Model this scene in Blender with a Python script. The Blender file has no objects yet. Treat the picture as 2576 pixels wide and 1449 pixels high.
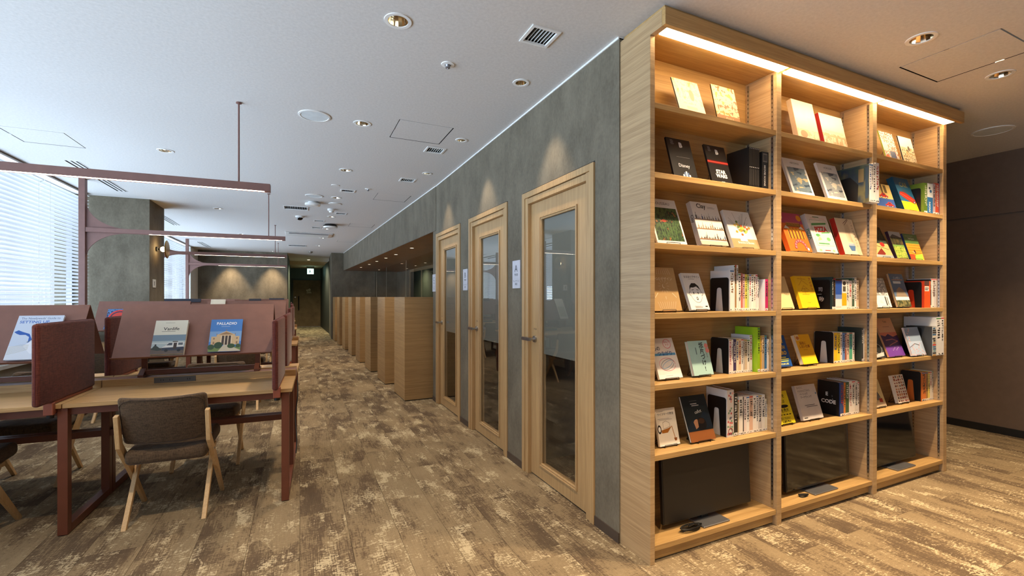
import bpy, bmesh, math, random
from mathutils import Vector, Matrix, geometry
random.seed(7)
S = bpy.context.scene
C = S.collection
PI = math.pi
R = math.radians

# ------------------------------------------------------------------ camera
cam_d = bpy.data.cameras.new('camera'); cam = bpy.data.objects.new('camera', cam_d); C.objects.link(cam)
cam_d.sensor_width = 36.0; cam_d.lens = 16.0; cam_d.shift_y = (747 - 724.5) / 2576.0
cam_d.clip_start = 0.02; cam_d.clip_end = 200
cam.location = (0, 0, 1.3137); cam.rotation_euler = (R(90), 0, R(-25.0))
S.camera = cam

# ------------------------------------------------------------------ world, exposure
W = bpy.data.worlds.new('world'); S.world = W; W.use_nodes = True
bg = W.node_tree.nodes['Background']; bg.inputs[0].default_value = (0.80, 0.90, 1.0, 1); bg.inputs[1].default_value = 1.1
S.view_settings.view_transform = 'Standard'; S.view_settings.look = 'None'
S.view_settings.exposure = 0.2; S.view_settings.gamma = 1.0; S.view_settings.use_curve_mapping = False

DAY = (0.60, 0.79, 1.0)
WARM = (1.0, 0.75, 0.47)
WARM2 = (1.0, 0.79, 0.55)
P_WIN = 230.0        # daylight per window
P_SPOT = 78.0        # ceiling downlight
def area(name, loc, rot, sx, sy, power, col):
    l = bpy.data.lights.new(name, 'AREA'); l.shape = 'RECTANGLE'; l.size = sx; l.size_y = sy
    l.energy = power; l.color = col
    o = bpy.data.objects.new(name, l); C.objects.link(o); o.location = loc; o.rotation_euler = rot
    return o
# daylight standing outside each window, pointing into the room
area('daylight', (-5.0, 7.6, 0.6), (0, R(-112), 0), 2.4, 16.0, P_WIN * 6, DAY)
area('daylight', (-5.8, -3.0, 0.9), (0, R(-108), 0), 2.6, 5.0, P_WIN * 0.8, DAY)
def spot(name, loc, power, col=WARM2, ang=75, blend=0.6, rot=(0, 0, 0), size=0.03):
    l = bpy.data.lights.new(name, 'SPOT'); l.energy = power; l.color = col
    l.spot_size = R(ang); l.spot_blend = blend; l.shadow_soft_size = size
    o = bpy.data.objects.new(name, l); C.objects.link(o); o.location = loc; o.rotation_euler = rot
    return o

# ------------------------------------------------------------------ helpers: materials
def lin(c):
    return tuple(((x / 255.0) / 12.92 if x / 255.0 <= 0.04045 else ((x / 255.0 + 0.055) / 1.055) ** 2.4) for x in c[:3]) + (1.0,)
_m = {}
def newmat(name):
    m = bpy.data.materials.new(name); m.use_nodes = True
    nt = m.node_tree; b = nt.nodes['Principled BSDF']
    return m, nt, b
def N(nt, t, **kw):
    n = nt.nodes.new(t)
    for k, v in kw.items(): setattr(n, k, v)
    return n
def ramp(nt, fac, stops, interp='LINEAR'):
    r = N(nt, 'ShaderNodeValToRGB'); r.color_ramp.interpolation = interp
    e = r.color_ramp.elements
    while len(e) < len(stops): e.new(0.5)
    for i, (p, c) in enumerate(stops): e[i].position = p; e[i].color = c
    nt.links.new(fac, r.inputs[0]); return r.outputs[0]
def noise(nt, vec, scale, detail=2.0, rough=0.5, dim='3D'):
    n = N(nt, 'ShaderNodeTexNoise'); n.inputs['Scale'].default_value = scale
    n.inputs['Detail'].default_value = detail; n.inputs['Roughness'].default_value = rough
    if vec is not None: nt.links.new(vec, n.inputs['Vector'])
    return n.outputs['Fac']
def mapping(nt, src, sc=(1, 1, 1), loc=(0, 0, 0), rot=(0, 0, 0)):
    mp = N(nt, 'ShaderNodeMapping'); mp.inputs['Scale'].default_value = sc
    mp.inputs['Location'].default_value = loc; mp.inputs['Rotation'].default_value = rot
    nt.links.new(src, mp.inputs['Vector']); return mp.outputs[0]
def coord(nt, kind='Object'):
    return N(nt, 'ShaderNodeTexCoord').outputs[kind]
def gpos(nt):
    return N(nt, 'ShaderNodeNewGeometry').outputs['Position']
def math_(nt, op, a, b=None):
    n = N(nt, 'ShaderNodeMath', operation=op)
    for i, v in enumerate((a, b)):
        if v is None: continue
        if isinstance(v, (int, float)): n.inputs[i].default_value = v
        else: nt.links.new(v, n.inputs[i])
    return n.outputs[0]
def mix(nt, fac, a, b, mode='MIX'):
    n = N(nt, 'ShaderNodeMix', data_type='RGBA', blend_type=mode)
    for s, v in ((n.inputs['Factor'], fac), (n.inputs['A'], a), (n.inputs['B'], b)):
        if isinstance(v, (int, float)): s.default_value = v
        elif isinstance(v, tuple): s.default_value = v
        else: nt.links.new(v, s)
    return n.outputs['Result']
def bump(nt, b, h, strength=0.2, dist=0.002):
    n = N(nt, 'ShaderNodeBump'); n.inputs['Strength'].default_value = strength; n.inputs['Distance'].default_value = dist
    nt.links.new(h, n.inputs['Height']); nt.links.new(n.outputs[0], b.inputs['Normal'])
def plain(c, rough=0.5, metal=0.0, spec=0.5, var=0.06, name=None):
    key = ('plain', tuple(c), rough, metal, spec, var)
    if key in _m: return _m[key]
    m, nt, b = newmat(name or 'paint_%d_%d_%d' % tuple(c[:3]))
    l = lin(c)
    if var:
        f = noise(nt, coord(nt), 18, 3)
        d = tuple(x * (1 - var) for x in l[:3]) + (1,); u = tuple(min(1, x * (1 + var)) for x in l[:3]) + (1,)
        nt.links.new(ramp(nt, f, [(0.3, d), (0.7, u)]), b.inputs['Base Color'])
    else: b.inputs['Base Color'].default_value = l
    b.inputs['Roughness'].default_value = rough; b.inputs['Metallic'].default_value = metal
    b.inputs['Specular IOR Level'].default_value = spec
    _m[key] = m; return m
def wood(name, base, dark, grain='x', rough=0.45, fine=1.0):
    if name in _m: return _m[name]
    m, nt, b = newmat(name)
    lo, hi = 1.3 * fine, 62 * fine
    sc = {'x': (lo, hi * .7, hi), 'y': (hi * .7, lo, hi), 'z': (hi, hi, lo), 'h': (lo, lo, hi)}[grain]
    g = gpos(nt)
    wv = noise(nt, mapping(nt, g, tuple(min(s, 5) for s in sc)), 1.0, 2)
    v = N(nt, 'ShaderNodeVectorMath', operation='MULTIPLY_ADD')
    nt.links.new(wv, v.inputs[0]); v.inputs[1].default_value = (0.03,) * 3; nt.links.new(g, v.inputs[2])
    f1 = noise(nt, mapping(nt, v.outputs[0], sc), 1.0, 4, 0.65)
    f2 = noise(nt, mapping(nt, v.outputs[0], tuple(s * 4 for s in sc)), 1.0, 2, 0.5)
    f = math_(nt, 'ADD', math_(nt, 'MULTIPLY', f1, 0.65), math_(nt, 'MULTIPLY', f2, 0.35))
    mid = tuple((a + c) / 2 for a, c in zip(base, dark))
    nt.links.new(ramp(nt, f, [(0.28, lin(dark)), (0.44, lin(mid)), (0.60, lin(base)), (0.8, lin(tuple(min(255, x * 1.06) for x in base)))]), b.inputs['Base Color'])
    b.inputs['Roughness'].default_value = rough
    bump(nt, b, f, 0.12, 0.001)
    _m[name] = m; return m
def plaster(name, a, c, sc=5.0, rough=0.85, stretch=(1, 1, 1), bmp=0.15):
    if name in _m: return _m[name]
    m, nt, b = newmat(name); g = mapping(nt, gpos(nt), stretch)
    f1 = noise(nt, g, sc, 6, 0.65); f2 = noise(nt, g, sc * 14, 3, 0.6)
    f = math_(nt, 'ADD', math_(nt, 'MULTIPLY', f1, 0.7), math_(nt, 'MULTIPLY', f2, 0.3))
    nt.links.new(ramp(nt, f, [(0.36, lin(c)), (0.64, lin(a))]), b.inputs['Base Color'])
    b.inputs['Roughness'].default_value = rough
    bump(nt, b, f2, bmp, 0.002)
    _m[name] = m; return m
def fabric(name, a, c, sc=260.0, rough=0.95):
    if name in _m: return _m[name]
    m, nt, b = newmat(name); g = coord(nt)
    f1 = noise(nt, mapping(nt, g, (sc, sc, sc * .12)), 1.0, 2); f2 = noise(nt, mapping(nt, g, (sc * .12, sc * .12, sc)), 1.0, 2)
    f = math_(nt, 'MULTIPLY', math_(nt, 'ADD', f1, f2), 0.5)
    nt.links.new(ramp(nt, f, [(0.38, lin(c)), (0.62, lin(a))]), b.inputs['Base Color'])
    b.inputs['Roughness'].default_value = rough; b.inputs['Specular IOR Level'].default_value = 0.15
    b.inputs['Sheen Weight'].default_value = 0.15
    bump(nt, b, f, 0.35, 0.001)
    _m[name] = m; return m
def emit(name, c, s):
    if name in _m: return _m[name]
    m, nt, b = newmat(name); b.inputs['Base Color'].default_value = (0.8, 0.8, 0.8, 1)
    b.inputs['Emission Color'].default_value = tuple(c) + (1,); b.inputs['Emission Strength'].default_value = s
    _m[name] = m; return m
def glassmat(name, tint=(1, 1, 1), rough=0.0, ior=1.5):
    if name in _m: return _m[name]
    m, nt, b = newmat(name); out = nt.nodes['Material Output']; nt.nodes.remove(b)
    t = N(nt, 'ShaderNodeBsdfTransparent'); t.inputs[0].default_value = tuple(tint) + (1,)
    gl = N(nt, 'ShaderNodeBsdfGlossy'); gl.inputs['Roughness'].default_value = rough
    fr = N(nt, 'ShaderNodeFresnel'); fr.inputs[0].default_value = ior
    ge = N(nt, 'ShaderNodeNewGeometry')
    f = math_(nt, 'MULTIPLY', math_(nt, 'MULTIPLY', fr.outputs[0], 1.8), math_(nt, 'SUBTRACT', 1.0, ge.outputs['Backfacing']))
    mx = N(nt, 'ShaderNodeMixShader'); nt.links.new(f, mx.inputs[0]); nt.links.new(t.outputs[0], mx.inputs[1]); nt.links.new(gl.outputs[0], mx.inputs[2])
    nt.links.new(mx.outputs[0], out.inputs[0]); _m[name] = m; return m
def art(name, cols, sc=14.0, stretch=(1, 1, 1), detail=4, interp='CONSTANT', lo=0.3, hi=0.7):
    if name in _m: return _m[name]
    m, nt, b = newmat(name); f = noise(nt, mapping(nt, coord(nt), stretch), sc, detail, 0.6)
    n = len(cols)
    nt.links.new(ramp(nt, f, [(lo + (hi - lo) * i / max(1, n - 1) if i else 0.0, lin(c)) for i, c in enumerate(cols)], interp), b.inputs['Base Color'])
    b.inputs['Roughness'].default_value = 0.4; _m[name] = m; return m

# ------------------------------------------------------------------ helpers: meshes
class MB:
    def __init__(s): s.v = []; s.f = []; s.m = []
    def add(s, vs, fs, mi=0):
        o = len(s.v); s.v += [tuple(p) for p in vs]; s.f += [tuple(i + o for i in f) for f in fs]; s.m += [mi] * len(fs); return s
    def box(s, x0, x1, y0, y1, z0, z1, mi=0):
        vs = [(x0, y0, z0), (x1, y0, z0), (x1, y1, z0), (x0, y1, z0), (x0, y0, z1), (x1, y0, z1), (x1, y1, z1), (x0, y1, z1)]
        return s.add(vs, [(0, 3, 2, 1), (4, 5, 6, 7), (0, 1, 5, 4), (1, 2, 6, 5), (2, 3, 7, 6), (3, 0, 4, 7)], mi)
    def obox(s, p0, p1, w, t, mi=0, up=(1, 0, 0)):
        # a bar from p0 to p1, width w along `up`, thickness t across
        p0, p1, up = Vector(p0), Vector(p1), Vector(up); d = (p1 - p0).normalized(); n = d.cross(up).normalized(); up = n.cross(d).normalized()
        vs = []
        for p in (p0, p1):
            for a, b in ((-1, -1), (1, -1), (1, 1), (-1, 1)): vs.append(p + up * (w / 2 * a) + n * (t / 2 * b))
        return s.add(vs, [(0, 3, 2, 1), (4, 5, 6, 7), (0, 1, 5, 4), (1, 2, 6, 5), (2, 3, 7, 6), (3, 0, 4, 7)], mi)
    def prism(s, pts, axis, a, b, mi=0):
        # polygon pts (2d) pushed along axis between a and b; 2d coords are the other two axes in order
        def P(p, h): return {'x': (h, p[0], p[1]), 'y': (p[0], h, p[1]), 'z': (p[0], p[1], h)}[axis]
        n = len(pts); vs = [P(p, a) for p in pts] + [P(p, b) for p in pts]
        return s.add(vs, [tuple(range(n))[::-1], tuple(range(n, 2 * n))] + [(i, (i + 1) % n, (i + 1) % n + n, i + n) for i in range(n)], mi)
    def tube(s, path, r, n=6, mi=0, closed=False):
        path = [Vector(p) for p in path]; L = len(path); o = len(s.v); rings = []
        for i, p in enumerate(path):
            if closed: d = path[(i + 1) % L] - path[i - 1]
            else: d = path[min(i + 1, L - 1)] - path[max(i - 1, 0)]
            d.normalize(); ref = Vector((0, 0, 1)) if abs(d.z) < 0.9 else Vector((1, 0, 0))
            a = d.cross(ref).normalized(); b = a.cross(d)
            s.v += [tuple(p + (a * math.cos(2 * PI * k / n) + b * math.sin(2 * PI * k / n)) * r) for k in range(n)]
        fs = []
        for i in range(L if closed else L - 1):
            j = (i + 1) % L
            fs += [(o + i * n + k, o + i * n + (k + 1) % n, o + j * n + (k + 1) % n, o + j * n + k) for k in range(n)]
        if not closed: fs += [tuple(range(o, o + n))[::-1], tuple(range(o + (L - 1) * n, o + L * n))]
        s.f += fs; s.m += [mi] * len(fs); return s
    def lathe(s, prof, n=24, c=(0, 0, 0), mi=0, axis='z'):
        vs = []
        for (r, h) in prof:
            for k in range(n):
                x, y = r * math.cos(2 * PI * k / n), r * math.sin(2 * PI * k / n)
                p = {'z': (x, y, h), 'x': (h, x, y), 'y': (x, h, y)}[axis]
                vs.append((p[0] + c[0], p[1] + c[1], p[2] + c[2]))
        fs = [(i * n + k, i * n + (k + 1) % n, (i + 1) * n + (k + 1) % n, (i + 1) * n + k) for i in range(len(prof) - 1) for k in range(n)]
        return s.add(vs, fs, mi)
    def mesh(s, name, mats):
        me = bpy.data.meshes.new(name); me.from_pydata(s.v, [], s.f); 
        for m in (mats if isinstance(mats, (list, tuple)) else [mats]): me.materials.append(m)
        if len(me.materials) > 1: me.polygons.foreach_set('material_index', s.m)
        me.update(); return me
    def build(s, name, mats, parent=None, loc=None, rot=None, smooth=False, bevel=0.0, seg=2, recalc=True):
        me = s.mesh(name, mats)
        if bevel or recalc:
            bm = bmesh.new(); bm.from_mesh(me)
            if bevel: bmesh.ops.bevel(bm, geom=bm.edges[:], offset=bevel, segments=seg, profile=0.5, affect='EDGES', clamp_overlap=True)
            bmesh.ops.recalc_face_normals(bm, faces=bm.faces[:]); bm.to_mesh(me); bm.free()
        if smooth: me.shade_smooth()
        return link(name, me, parent, loc, rot)
def link(name, me, parent=None, loc=None, rot=None):
    o = bpy.data.objects.new(name, me); C.objects.link(o)
    if parent is not None: o.parent = parent
    if loc is not None: o.location = loc
    if rot is not None: o.rotation_euler = rot
    return o
def tag(o, label=None, cat=None, group=None, kind=None):
    if label: o['label'] = label
    if cat: o['category'] = cat
    if group: o['group'] = group
    if kind: o['kind'] = kind
    return o
def thing(name, label, cat, loc=(0, 0, 0), rotz=0, group=None):
    o = bpy.data.objects.new(name, None); C.objects.link(o); o.empty_display_size = 0.1
    o.location = loc; o.rotation_euler = (0, 0, rotz)
    return tag(o, label, cat, group)
def struct(name, mb, mats, parent=None, **kw):
    o = mb.build(name, mats, parent, **kw)
    if parent is None: o['kind'] = 'structure'
    return o
def copy_tree(o, parent=None):
    c = o.copy(); C.objects.link(c); c.parent = parent
    for ch in list(o.children): copy_tree(ch, c)
    return c
ORD = ['first', 'second', 'third', 'fourth', 'fifth', 'sixth', 'seventh', 'eighth', 'ninth', 'tenth', 'eleventh', 'twelfth', 'thirteenth', 'fourteenth', 'fifteenth', 'sixteenth']

# ------------------------------------------------------------------ materials
M_oak = wood('oak_veneer_x', (188, 152, 98), (158, 122, 72), 'x')
M_oakh = wood('oak_veneer_h', (184, 154, 114), (152, 122, 86), 'h')
M_oakz = wood('oak_veneer_z', (186, 152, 106), (160, 126, 84), 'z')
M_booth = wood('oak_booth', (178, 144, 98), (148, 115, 75), 'h')
M_desk = wood('desk_oak', (202, 166, 114), (170, 132, 86), 'x')
M_leg = wood('chair_oak', (220, 184, 134), (196, 158, 110), 'z')
M_brown = wood('recess_wood', (112, 80, 50), (82, 56, 33), 'h', rough=0.3)
M_wall = plaster('grey_plaster', (120, 111, 94), (93, 85, 70), 5.0, stretch=(1, 1, 0.55))
M_ceil = plaster('ceiling_paper', (222, 219, 216), (206, 203, 200), 60, bmp=0.3)
M_white = plain((228, 228, 226), 0.5)
M_whiteg = plain((236, 236, 234), 0.3)
M_pink = plain((128, 92, 84), 0.45)          # lamp and rack metal
M_terra = plain((112, 62, 44), 0.4)          # desk frame metal
M_tray = plain((140, 100, 86), 0.55)
M_div = fabric('divider_fabric', (118, 62, 50), (84, 42, 36))
M_seat = fabric('chair_fabric', (104, 84, 64), (72, 57, 43))
M_black = plain((18, 17, 17), 0.4)
M_blackp = plain((14, 13, 13), 0.08, var=0.0, name='screen_glass')
M_steel = plain((190, 190, 192), 0.28, 1.0)
M_silver = plain((150, 150, 155), 0.35, 0.8)
M_brass = plain((190, 150, 80), 0.25, 1.0)
M_refl = plain((230, 215, 190), 0.12, 1.0)
M_dark = plain((104, 84, 68), 0.6)
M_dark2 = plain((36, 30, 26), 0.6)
M_paper = plain((232, 226, 212), 0.8)
ms, nt, b = newmat('blind_slat'); b.inputs['Base Color'].default_value = lin((238, 240, 243)); b.inputs['Roughness'].default_value = .45
tr = N(nt, 'ShaderNodeBsdfTranslucent'); tr.inputs[0].default_value = (.8, .84, .88, 1); mx = N(nt, 'ShaderNodeMixShader'); mx.inputs[0].default_value = .08
nt.links.new(b.outputs[0], mx.inputs[1]); nt.links.new(tr.outputs[0], mx.inputs[2]); nt.links.new(mx.outputs[0], nt.nodes['Material Output'].inputs[0])
M_slat = ms
M_glass = glassmat('clear_glass')
M_base = plain((74, 62, 54), 0.5)

# ------------------------------------------------------------------ floor: carpet planks
def carpet():
    m, nt, b = newmat('carpet'); g = gpos(nt)
    sx = N(nt, 'ShaderNodeSeparateXYZ'); nt.links.new(g, sx.inputs[0])
    ix = math_(nt, 'FLOOR', math_(nt, 'DIVIDE', sx.outputs[0], 0.25))
    sh = math_(nt, 'MULTIPLY', math_(nt, 'MODULO', math_(nt, 'ADD', ix, 400.0), 2.0), 0.5)
    iy = math_(nt, 'FLOOR', math_(nt, 'ADD', sx.outputs[1], sh))
    cx = N(nt, 'ShaderNodeCombineXYZ'); nt.links.new(ix, cx.inputs[0]); nt.links.new(iy, cx.inputs[1])
    wn = N(nt, 'ShaderNodeTexWhiteNoise', noise_dimensions='2D'); nt.links.new(cx.outputs[0], wn.inputs['Vector'])
    off = N(nt, 'ShaderNodeVectorMath', operation='MULTIPLY_ADD'); nt.links.new(wn.outputs['Color'], off.inputs[0]); off.inputs[1].default_value = (9, 9, 9); nt.links.new(g, off.inputs[2])
    v = off.outputs[0]
    big = noise(nt, mapping(nt, v, (5.0, 1.6, 1)), 1.0, 4, 0.6)
    lite = noise(nt, mapping(nt, v, (7.0, 3.2, 1), (3, 5, 0)), 1.0, 5, 0.66)
    brk = noise(nt, mapping(nt, v, (30, 120, 1)), 1.0, 4, 0.7)
    brk2 = noise(nt, mapping(nt, v, (190, 9, 1)), 1.0, 2, 0.6)
    mid_ = noise(nt, mapping(nt, g, (85, 85, 1)), 1.0, 2, 0.6)
    vo = N(nt, 'ShaderNodeTexVoronoi', distance='CHEBYCHEV', feature='F1'); vo.inputs['Scale'].default_value = 1.0
    nt.links.new(mapping(nt, v, (11, 4.5, 1)), vo.inputs['Vector'])
    vs_ = N(nt, 'ShaderNodeSeparateColor'); nt.links.new(vo.outputs['Color'], vs_.inputs[0]); cell = vs_.outputs[0]
    def cen(x, k): return math_(nt, 'MULTIPLY', math_(nt, 'SUBTRACT', x, 0.5), k)
    def addm(*a):
        r = a[0]
        for x in a[1:]: r = math_(nt, 'ADD', r, x)
        return r
    f1 = addm(big, cen(cell, 0.13), cen(brk2, 0.40), cen(brk, 0.42), cen(wn.outputs['Value'], 0.07), cen(mid_, 0.30))
    col = ramp(nt, f1, [(0.22, lin((96, 81, 66))), (0.40, lin((112, 95, 76))), (0.49, lin((145, 126, 99))), (0.72, lin((159, 140, 111)))])
    f2 = addm(lite, cen(cell, 0.14), cen(brk, 0.7), cen(brk2, 0.25), cen(mid_, 0.35))
    col = mix(nt, ramp(nt, f2, [(0.585, (0, 0, 0, 1)), (0.675, (1, 1, 1, 1))]), col, lin((204, 187, 154)))
    loop = noise(nt, mapping(nt, g, (330, 330, 1)), 1.0, 2, 0.6)
    col2 = mix(nt, 0.55, col, ramp(nt, loop, [(0.34, (0.42, 0.42, 0.42, 1)), (0.66, (1.0, 1.0, 1.0, 1))]), 'MULTIPLY')
    nt.links.new(col2, b.inputs['Base Color'])
    b.inputs['Roughness'].default_value = 0.95; b.inputs['Specular IOR Level'].default_value = 0.1
    bump(nt, b, loop, 0.5, 0.004)
    return m
M_carpet = carpet()
fl = MB().box(-2.9, 6.4, -3.4, 23, -0.12, -0.0065); floor = struct('floor', fl, plain((70, 58, 46), 0.95))
def in_view(x, y):
    # plan test against the camera's horizontal field, with the planks' depth
    th = R(25); w = x * math.sin(th) + y * math.cos(th); u = x * math.cos(th) - y * math.sin(th)
    return w > 0.25 and abs(u) < 1.16 * w + 0.6 and w > 1.55
tile = MB().box(0.0008, 0.2492, 0.0008, 0.9992, -0.0065, 0.0).mesh('carpet_plank', M_carpet)
spots_ = []
for i in range(-12, 26):
    for j in range(-5, 24):
        x, y = i * 0.25, j - (0.5 if (i + 400) % 2 else 0.0)
        if x < -2.8 or x > 6.2 or y < -3.5 or y > 22: continue
        cx_, cy_ = x + .125, y + .5
        w = cx_ * math.sin(R(25)) + cy_ * math.cos(R(25))
        hid = (cx_ > 1.75 and 1.95 < cy_ < 15.5) or (1.6 < cx_ < 4.4 and 1.6 < cy_ < 2.2)
        spots_.append((0 if in_view(cx_, cy_) and not hid else 1, w if w > 0 else 99, x, y))
spots_.sort()
for k, (hid, w, x, y) in enumerate(spots_[:300]):
    o = link('carpet_plank', tile, floor, (x, y, 0))
rest = MB()
for hid, w, x, y in spots_[300:]: rest.add([(x, y, 0), (x + .25, y, 0), (x + .25, y + 1, 0), (x, y + 1, 0)], [(0, 1, 2, 3)])
tag(rest.build('carpet_planks', M_carpet, floor, recalc=False), kind='stuff')

# ------------------------------------------------------------------ ceiling with openings
holes = []
def hole_circle(x, y, r, n=20): holes.append([(x + r * math.cos(2 * PI * k / n), y + r * math.sin(2 * PI * k / n)) for k in range(n)])
def hole_rect(x0, x1, y0, y1): holes.append([(x0, y0), (x1, y0), (x1, y1), (x0, y1)])
DL = [(.447, 2.313), (.452, 3.801), (.454, 5.278), (.46, 6.80), (.49, 8.45), (.48, 10.0), (.47, 11.6), (.45, 13.4),
      (1.297, 2.644), (1.295, 3.836), (1.296, 5.035), (-1.154, 5.297), (-1.164, 8.413), (-1.17, 11.6), (-1.15, 2.3),
      (-1.87, 15.62), (-.77, 15.62), (3.022, 1.285), (3.96, 1.286), (2.08, 1.285), (.447, .8), (1.30, .3), (4.9, 1.286), (3.0, -.7), (4.6, -.7), (1.6, -1.4)]  # final lounge entries are unseen lamps added to raise bounce light
DLR = [.052 if (abs(x - 1.296) > .01) else .038 for x, y in DL]
for (x, y), r in zip(DL, DLR): hole_circle(x, y, r)
VENT = [(1.157, 2.131, .083, .083), (1.155, 4.205, .088, .083), (1.157, 5.415, .088, .083), (.568, 6.295, .088, .075), (.62, 8.06, .088, .08), (.32, 9.0, .09, .08), (.30, 9.9, .09, .08)]
for x, y, a, b_ in VENT: hole_rect(x - a + .012, x + a - .012, y - b_ + .012, y + b_ - .012)
WVENT = [(-.055, 7.84, .175, .15), (-.06, 13.6, .22, .16)]
for x, y, a, b_ in WVENT: hole_rect(x - a + .012, x + a - .012, y - b_ + .012, y + b_ - .012)
SLOT = [(-2.155, 6.1, 7.58), (-2.112, 6.1, 7.58), (-2.07, 6.1, 7.58), (-2.19, 9.1, 10.7), (-2.148, 9.1, 10.7), (-2.106, 9.1, 10.7), (-2.33, 13.7, 15.1), (-2.29, 13.7, 15.1), (-2.25, 13.7, 15.1)]
for x, a, b_ in SLOT: hole_rect(x - .008, x + .008, a, b_)
HATCH = [(.705, 1.148, 3.588, 4.03), (.943, 1.389, 6.246, 6.703), (.858, 1.306, 9.013, 9.45), (.84, 1.28, 11.75, 12.2), (3.28, 3.73, 1.06, 1.505), (-2.235, -1.806, 5.09, 5.53)]
for x0, x1, y0, y1 in HATCH: hole_rect(x0, x1, y0, y1)
hole_rect(-.235, .62, 10.76, 11.32)
outer = [(-2.95, -3.4), (6.4, -3.4), (6.4, 19.5), (-2.95, 19.5)]
vs = [Vector(p) for p in outer]; fs = [list(range(4))]
for hpoly in holes:
    fs.append(list(range(len(vs), len(vs) + len(hpoly)))); vs += [Vector(p) for p in hpoly]
rv, re_, rf, _a, _b, rof = geometry.delaunay_2d_cdt(vs, [], fs, 2, 1e-5)
rf = [f for f, o in zip(rf, rof) if list(o) == [0]]
ce = MB().add([(p.x, p.y, 2.70) for p in rv], [tuple(f)[::-1] for f in rf])
ceiling = struct('ceiling', ce, M_ceil, recalc=False)
struct('ceiling_void', MB().box(-2.95, 6.4, -3.4, 19.5, 2.92, 2.95), plain((20, 20, 20), 0.9), ceiling)
struct('ceiling_drop', MB().box(-.4, 1.1, 19.5, 23, 2.57, 2.75), plain((196, 176, 140), .9), ceiling)

# ------------------------------------------------------------------ walls
XW = 1.542
def wallpoly(name, pts_holes, mat): pass
# door wall with three door openings
DOORS = [(2.174, 3.109), (3.388, 4.317), (4.602, 5.516)]
w = MB(); ys = [1.955] + [v for d in DOORS for v in d] + [5.69]
for a, b_ in zip(ys[0::2], ys[1::2]): w.box(XW, XW + .12, a, b_, 0, 2.694)
for a, b_ in DOORS: w.box(XW, XW + .12, a, b_, 2.10, 2.694)
struct('wall_doors', w, M_wall)
# header above the booth recess, slightly out of line with the door wall
def seg(p, q, t):
    p, q = Vector(p), Vector(q); d = (q - p).normalized(); n = Vector((d.y, -d.x)) * t
    return [tuple(p), tuple(q), tuple(q + n), tuple(p + n)]
hp = seg((1.538, 5.55), (1.249, 15.24), .12)
struct('wall_recess_header', MB().prism(hp, 'z', 2.144, 2.694), M_wall)
struct('trim_1', MB().box(XW - .006, XW + .05, 1.955, 5.6, 2.688, 2.6995).prism(seg((1.531, 5.55), (1.243, 15.24), .05), 'z', 2.688, 2.6995), M_whiteg)
struct('wall_recess_near', MB().box(XW + .12, 3.3, 5.57, 5.69, 0, 2.69), M_wall)
struct('wall_recess_back', MB().prism(seg((3.02, 13.85), (2.93, 15.3), .12), 'z', 0, 2.16).prism(seg((3.22, 5.6), (3.19, 8.4), .12), 'z', 0, 2.16), M_wall)
struct('ceiling_recess', MB().prism([(1.54, 5.6), (1.26, 15.3), (3.2, 15.4), (3.5, 5.6)], 'z', 2.142, 2.16), M_brown)
# dark glazed front at the back of the recess
gw = MB().prism(seg((3.19, 8.4), (3.02, 13.85), .06), 'z', 2.06, 2.142)
for t in (0, .36, .50, .75, .985):
    p = Vector((3.19, 8.4)).lerp(Vector((3.02, 13.85)), t); q = Vector((3.19, 8.4)).lerp(Vector((3.02, 13.85)), t + .015)
    gw.prism(seg(p, q, .06), 'z', 0, 2.06)
gf = struct('window_3', gw, M_oakh)
struct('pane', MB().prism(seg((3.21, 8.4), (3.04, 13.85), .008), 'z', 0, 2.06), plain((16, 18, 20), 0.05, var=0), gf)
struct('wall_end_recess', MB().box(.898, 3.4, 15.3, 15.5, 0, 2.70), M_wall)
struct('wall_corridor_right', MB().prism(seg((.90, 15.5), (.95, 17.5), .12), 'z', 0, 2.7), M_wall)
M_green = plain((70, 76, 64), 0.6)
struct('wall_corridor_far_right', MB().prism(seg((.95, 17.5), (.84, 22.0), .12), 'z', 0, 2.6), plain((30, 34, 30), .6))
struct('wall_corridor_left', MB().box(-.47, -.354, 16.1, 22.1, 0, 2.7), M_green)
# spotlit far wall of the desk area and its window-side return
struct('wall_far', MB().box(-2.9, -.354, 15.95, 16.1, 0, 2.70), M_wall)
struct('wall_far_return', MB().box(-2.95, -2.70, 14.95, 15.95, 0, 2.70), plain((200, 196, 186), .8))
struct('wall_pilaster', MB().box(-2.95, -1.935, 8.035, 8.81, 0, 2.70), M_wall)
# corridor end wall and door
ew = MB().box(-.5, -.33, 22, 22.15, 0, 2.6).box(.99, 1.3, 22, 22.15, 0, 2.6).box(-.33, .99, 22, 22.15, 2.12, 2.6)
struct('wall_corridor_end', ew, M_green)
d = struct('door_4', MB().box(-.26, .92, 22.03, 22.08, 0.01, 2.05), plaster('far_door', (124, 98, 70), (98, 76, 54), 3.0))
MB().box(-.33, -.26, 21.98, 22.1, 0, 2.12).box(.92, .99, 21.98, 22.1, 0, 2.12).box(-.26, .92, 21.98, 22.1, 2.05, 2.12).build('door_frame', plain((40, 44, 36), .5), d)
MB().tube([(-.04, 21.98, .75), (-.04, 21.98, 1.35)], .02, 8).box(-.05, -.03, 21.98, 22.04, .78, .80).box(-.05, -.03, 21.98, 22.04, 1.3, 1.32).build('pull_handle', M_black, d)
MB().lathe([(0, 21.99), (.03, 21.99), (.045, 22.03)], 14, (-.18, 0, 1.30), axis='y').build('lock', M_steel, d)
e = MB(); e.lathe([(.02, 22.027), (.045, 22.027)], 16, (.39, 0, 1.63), axis='y').lathe([(.02, 22.027), (.04, 22.027)], 16, (.30, 0, 1.60), axis='y'); e.box(.27, .47, 22.024, 22.03, 1.49, 1.505).box(.30, .45, 22.024, 22.03, 1.53, 1.545)
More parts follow.
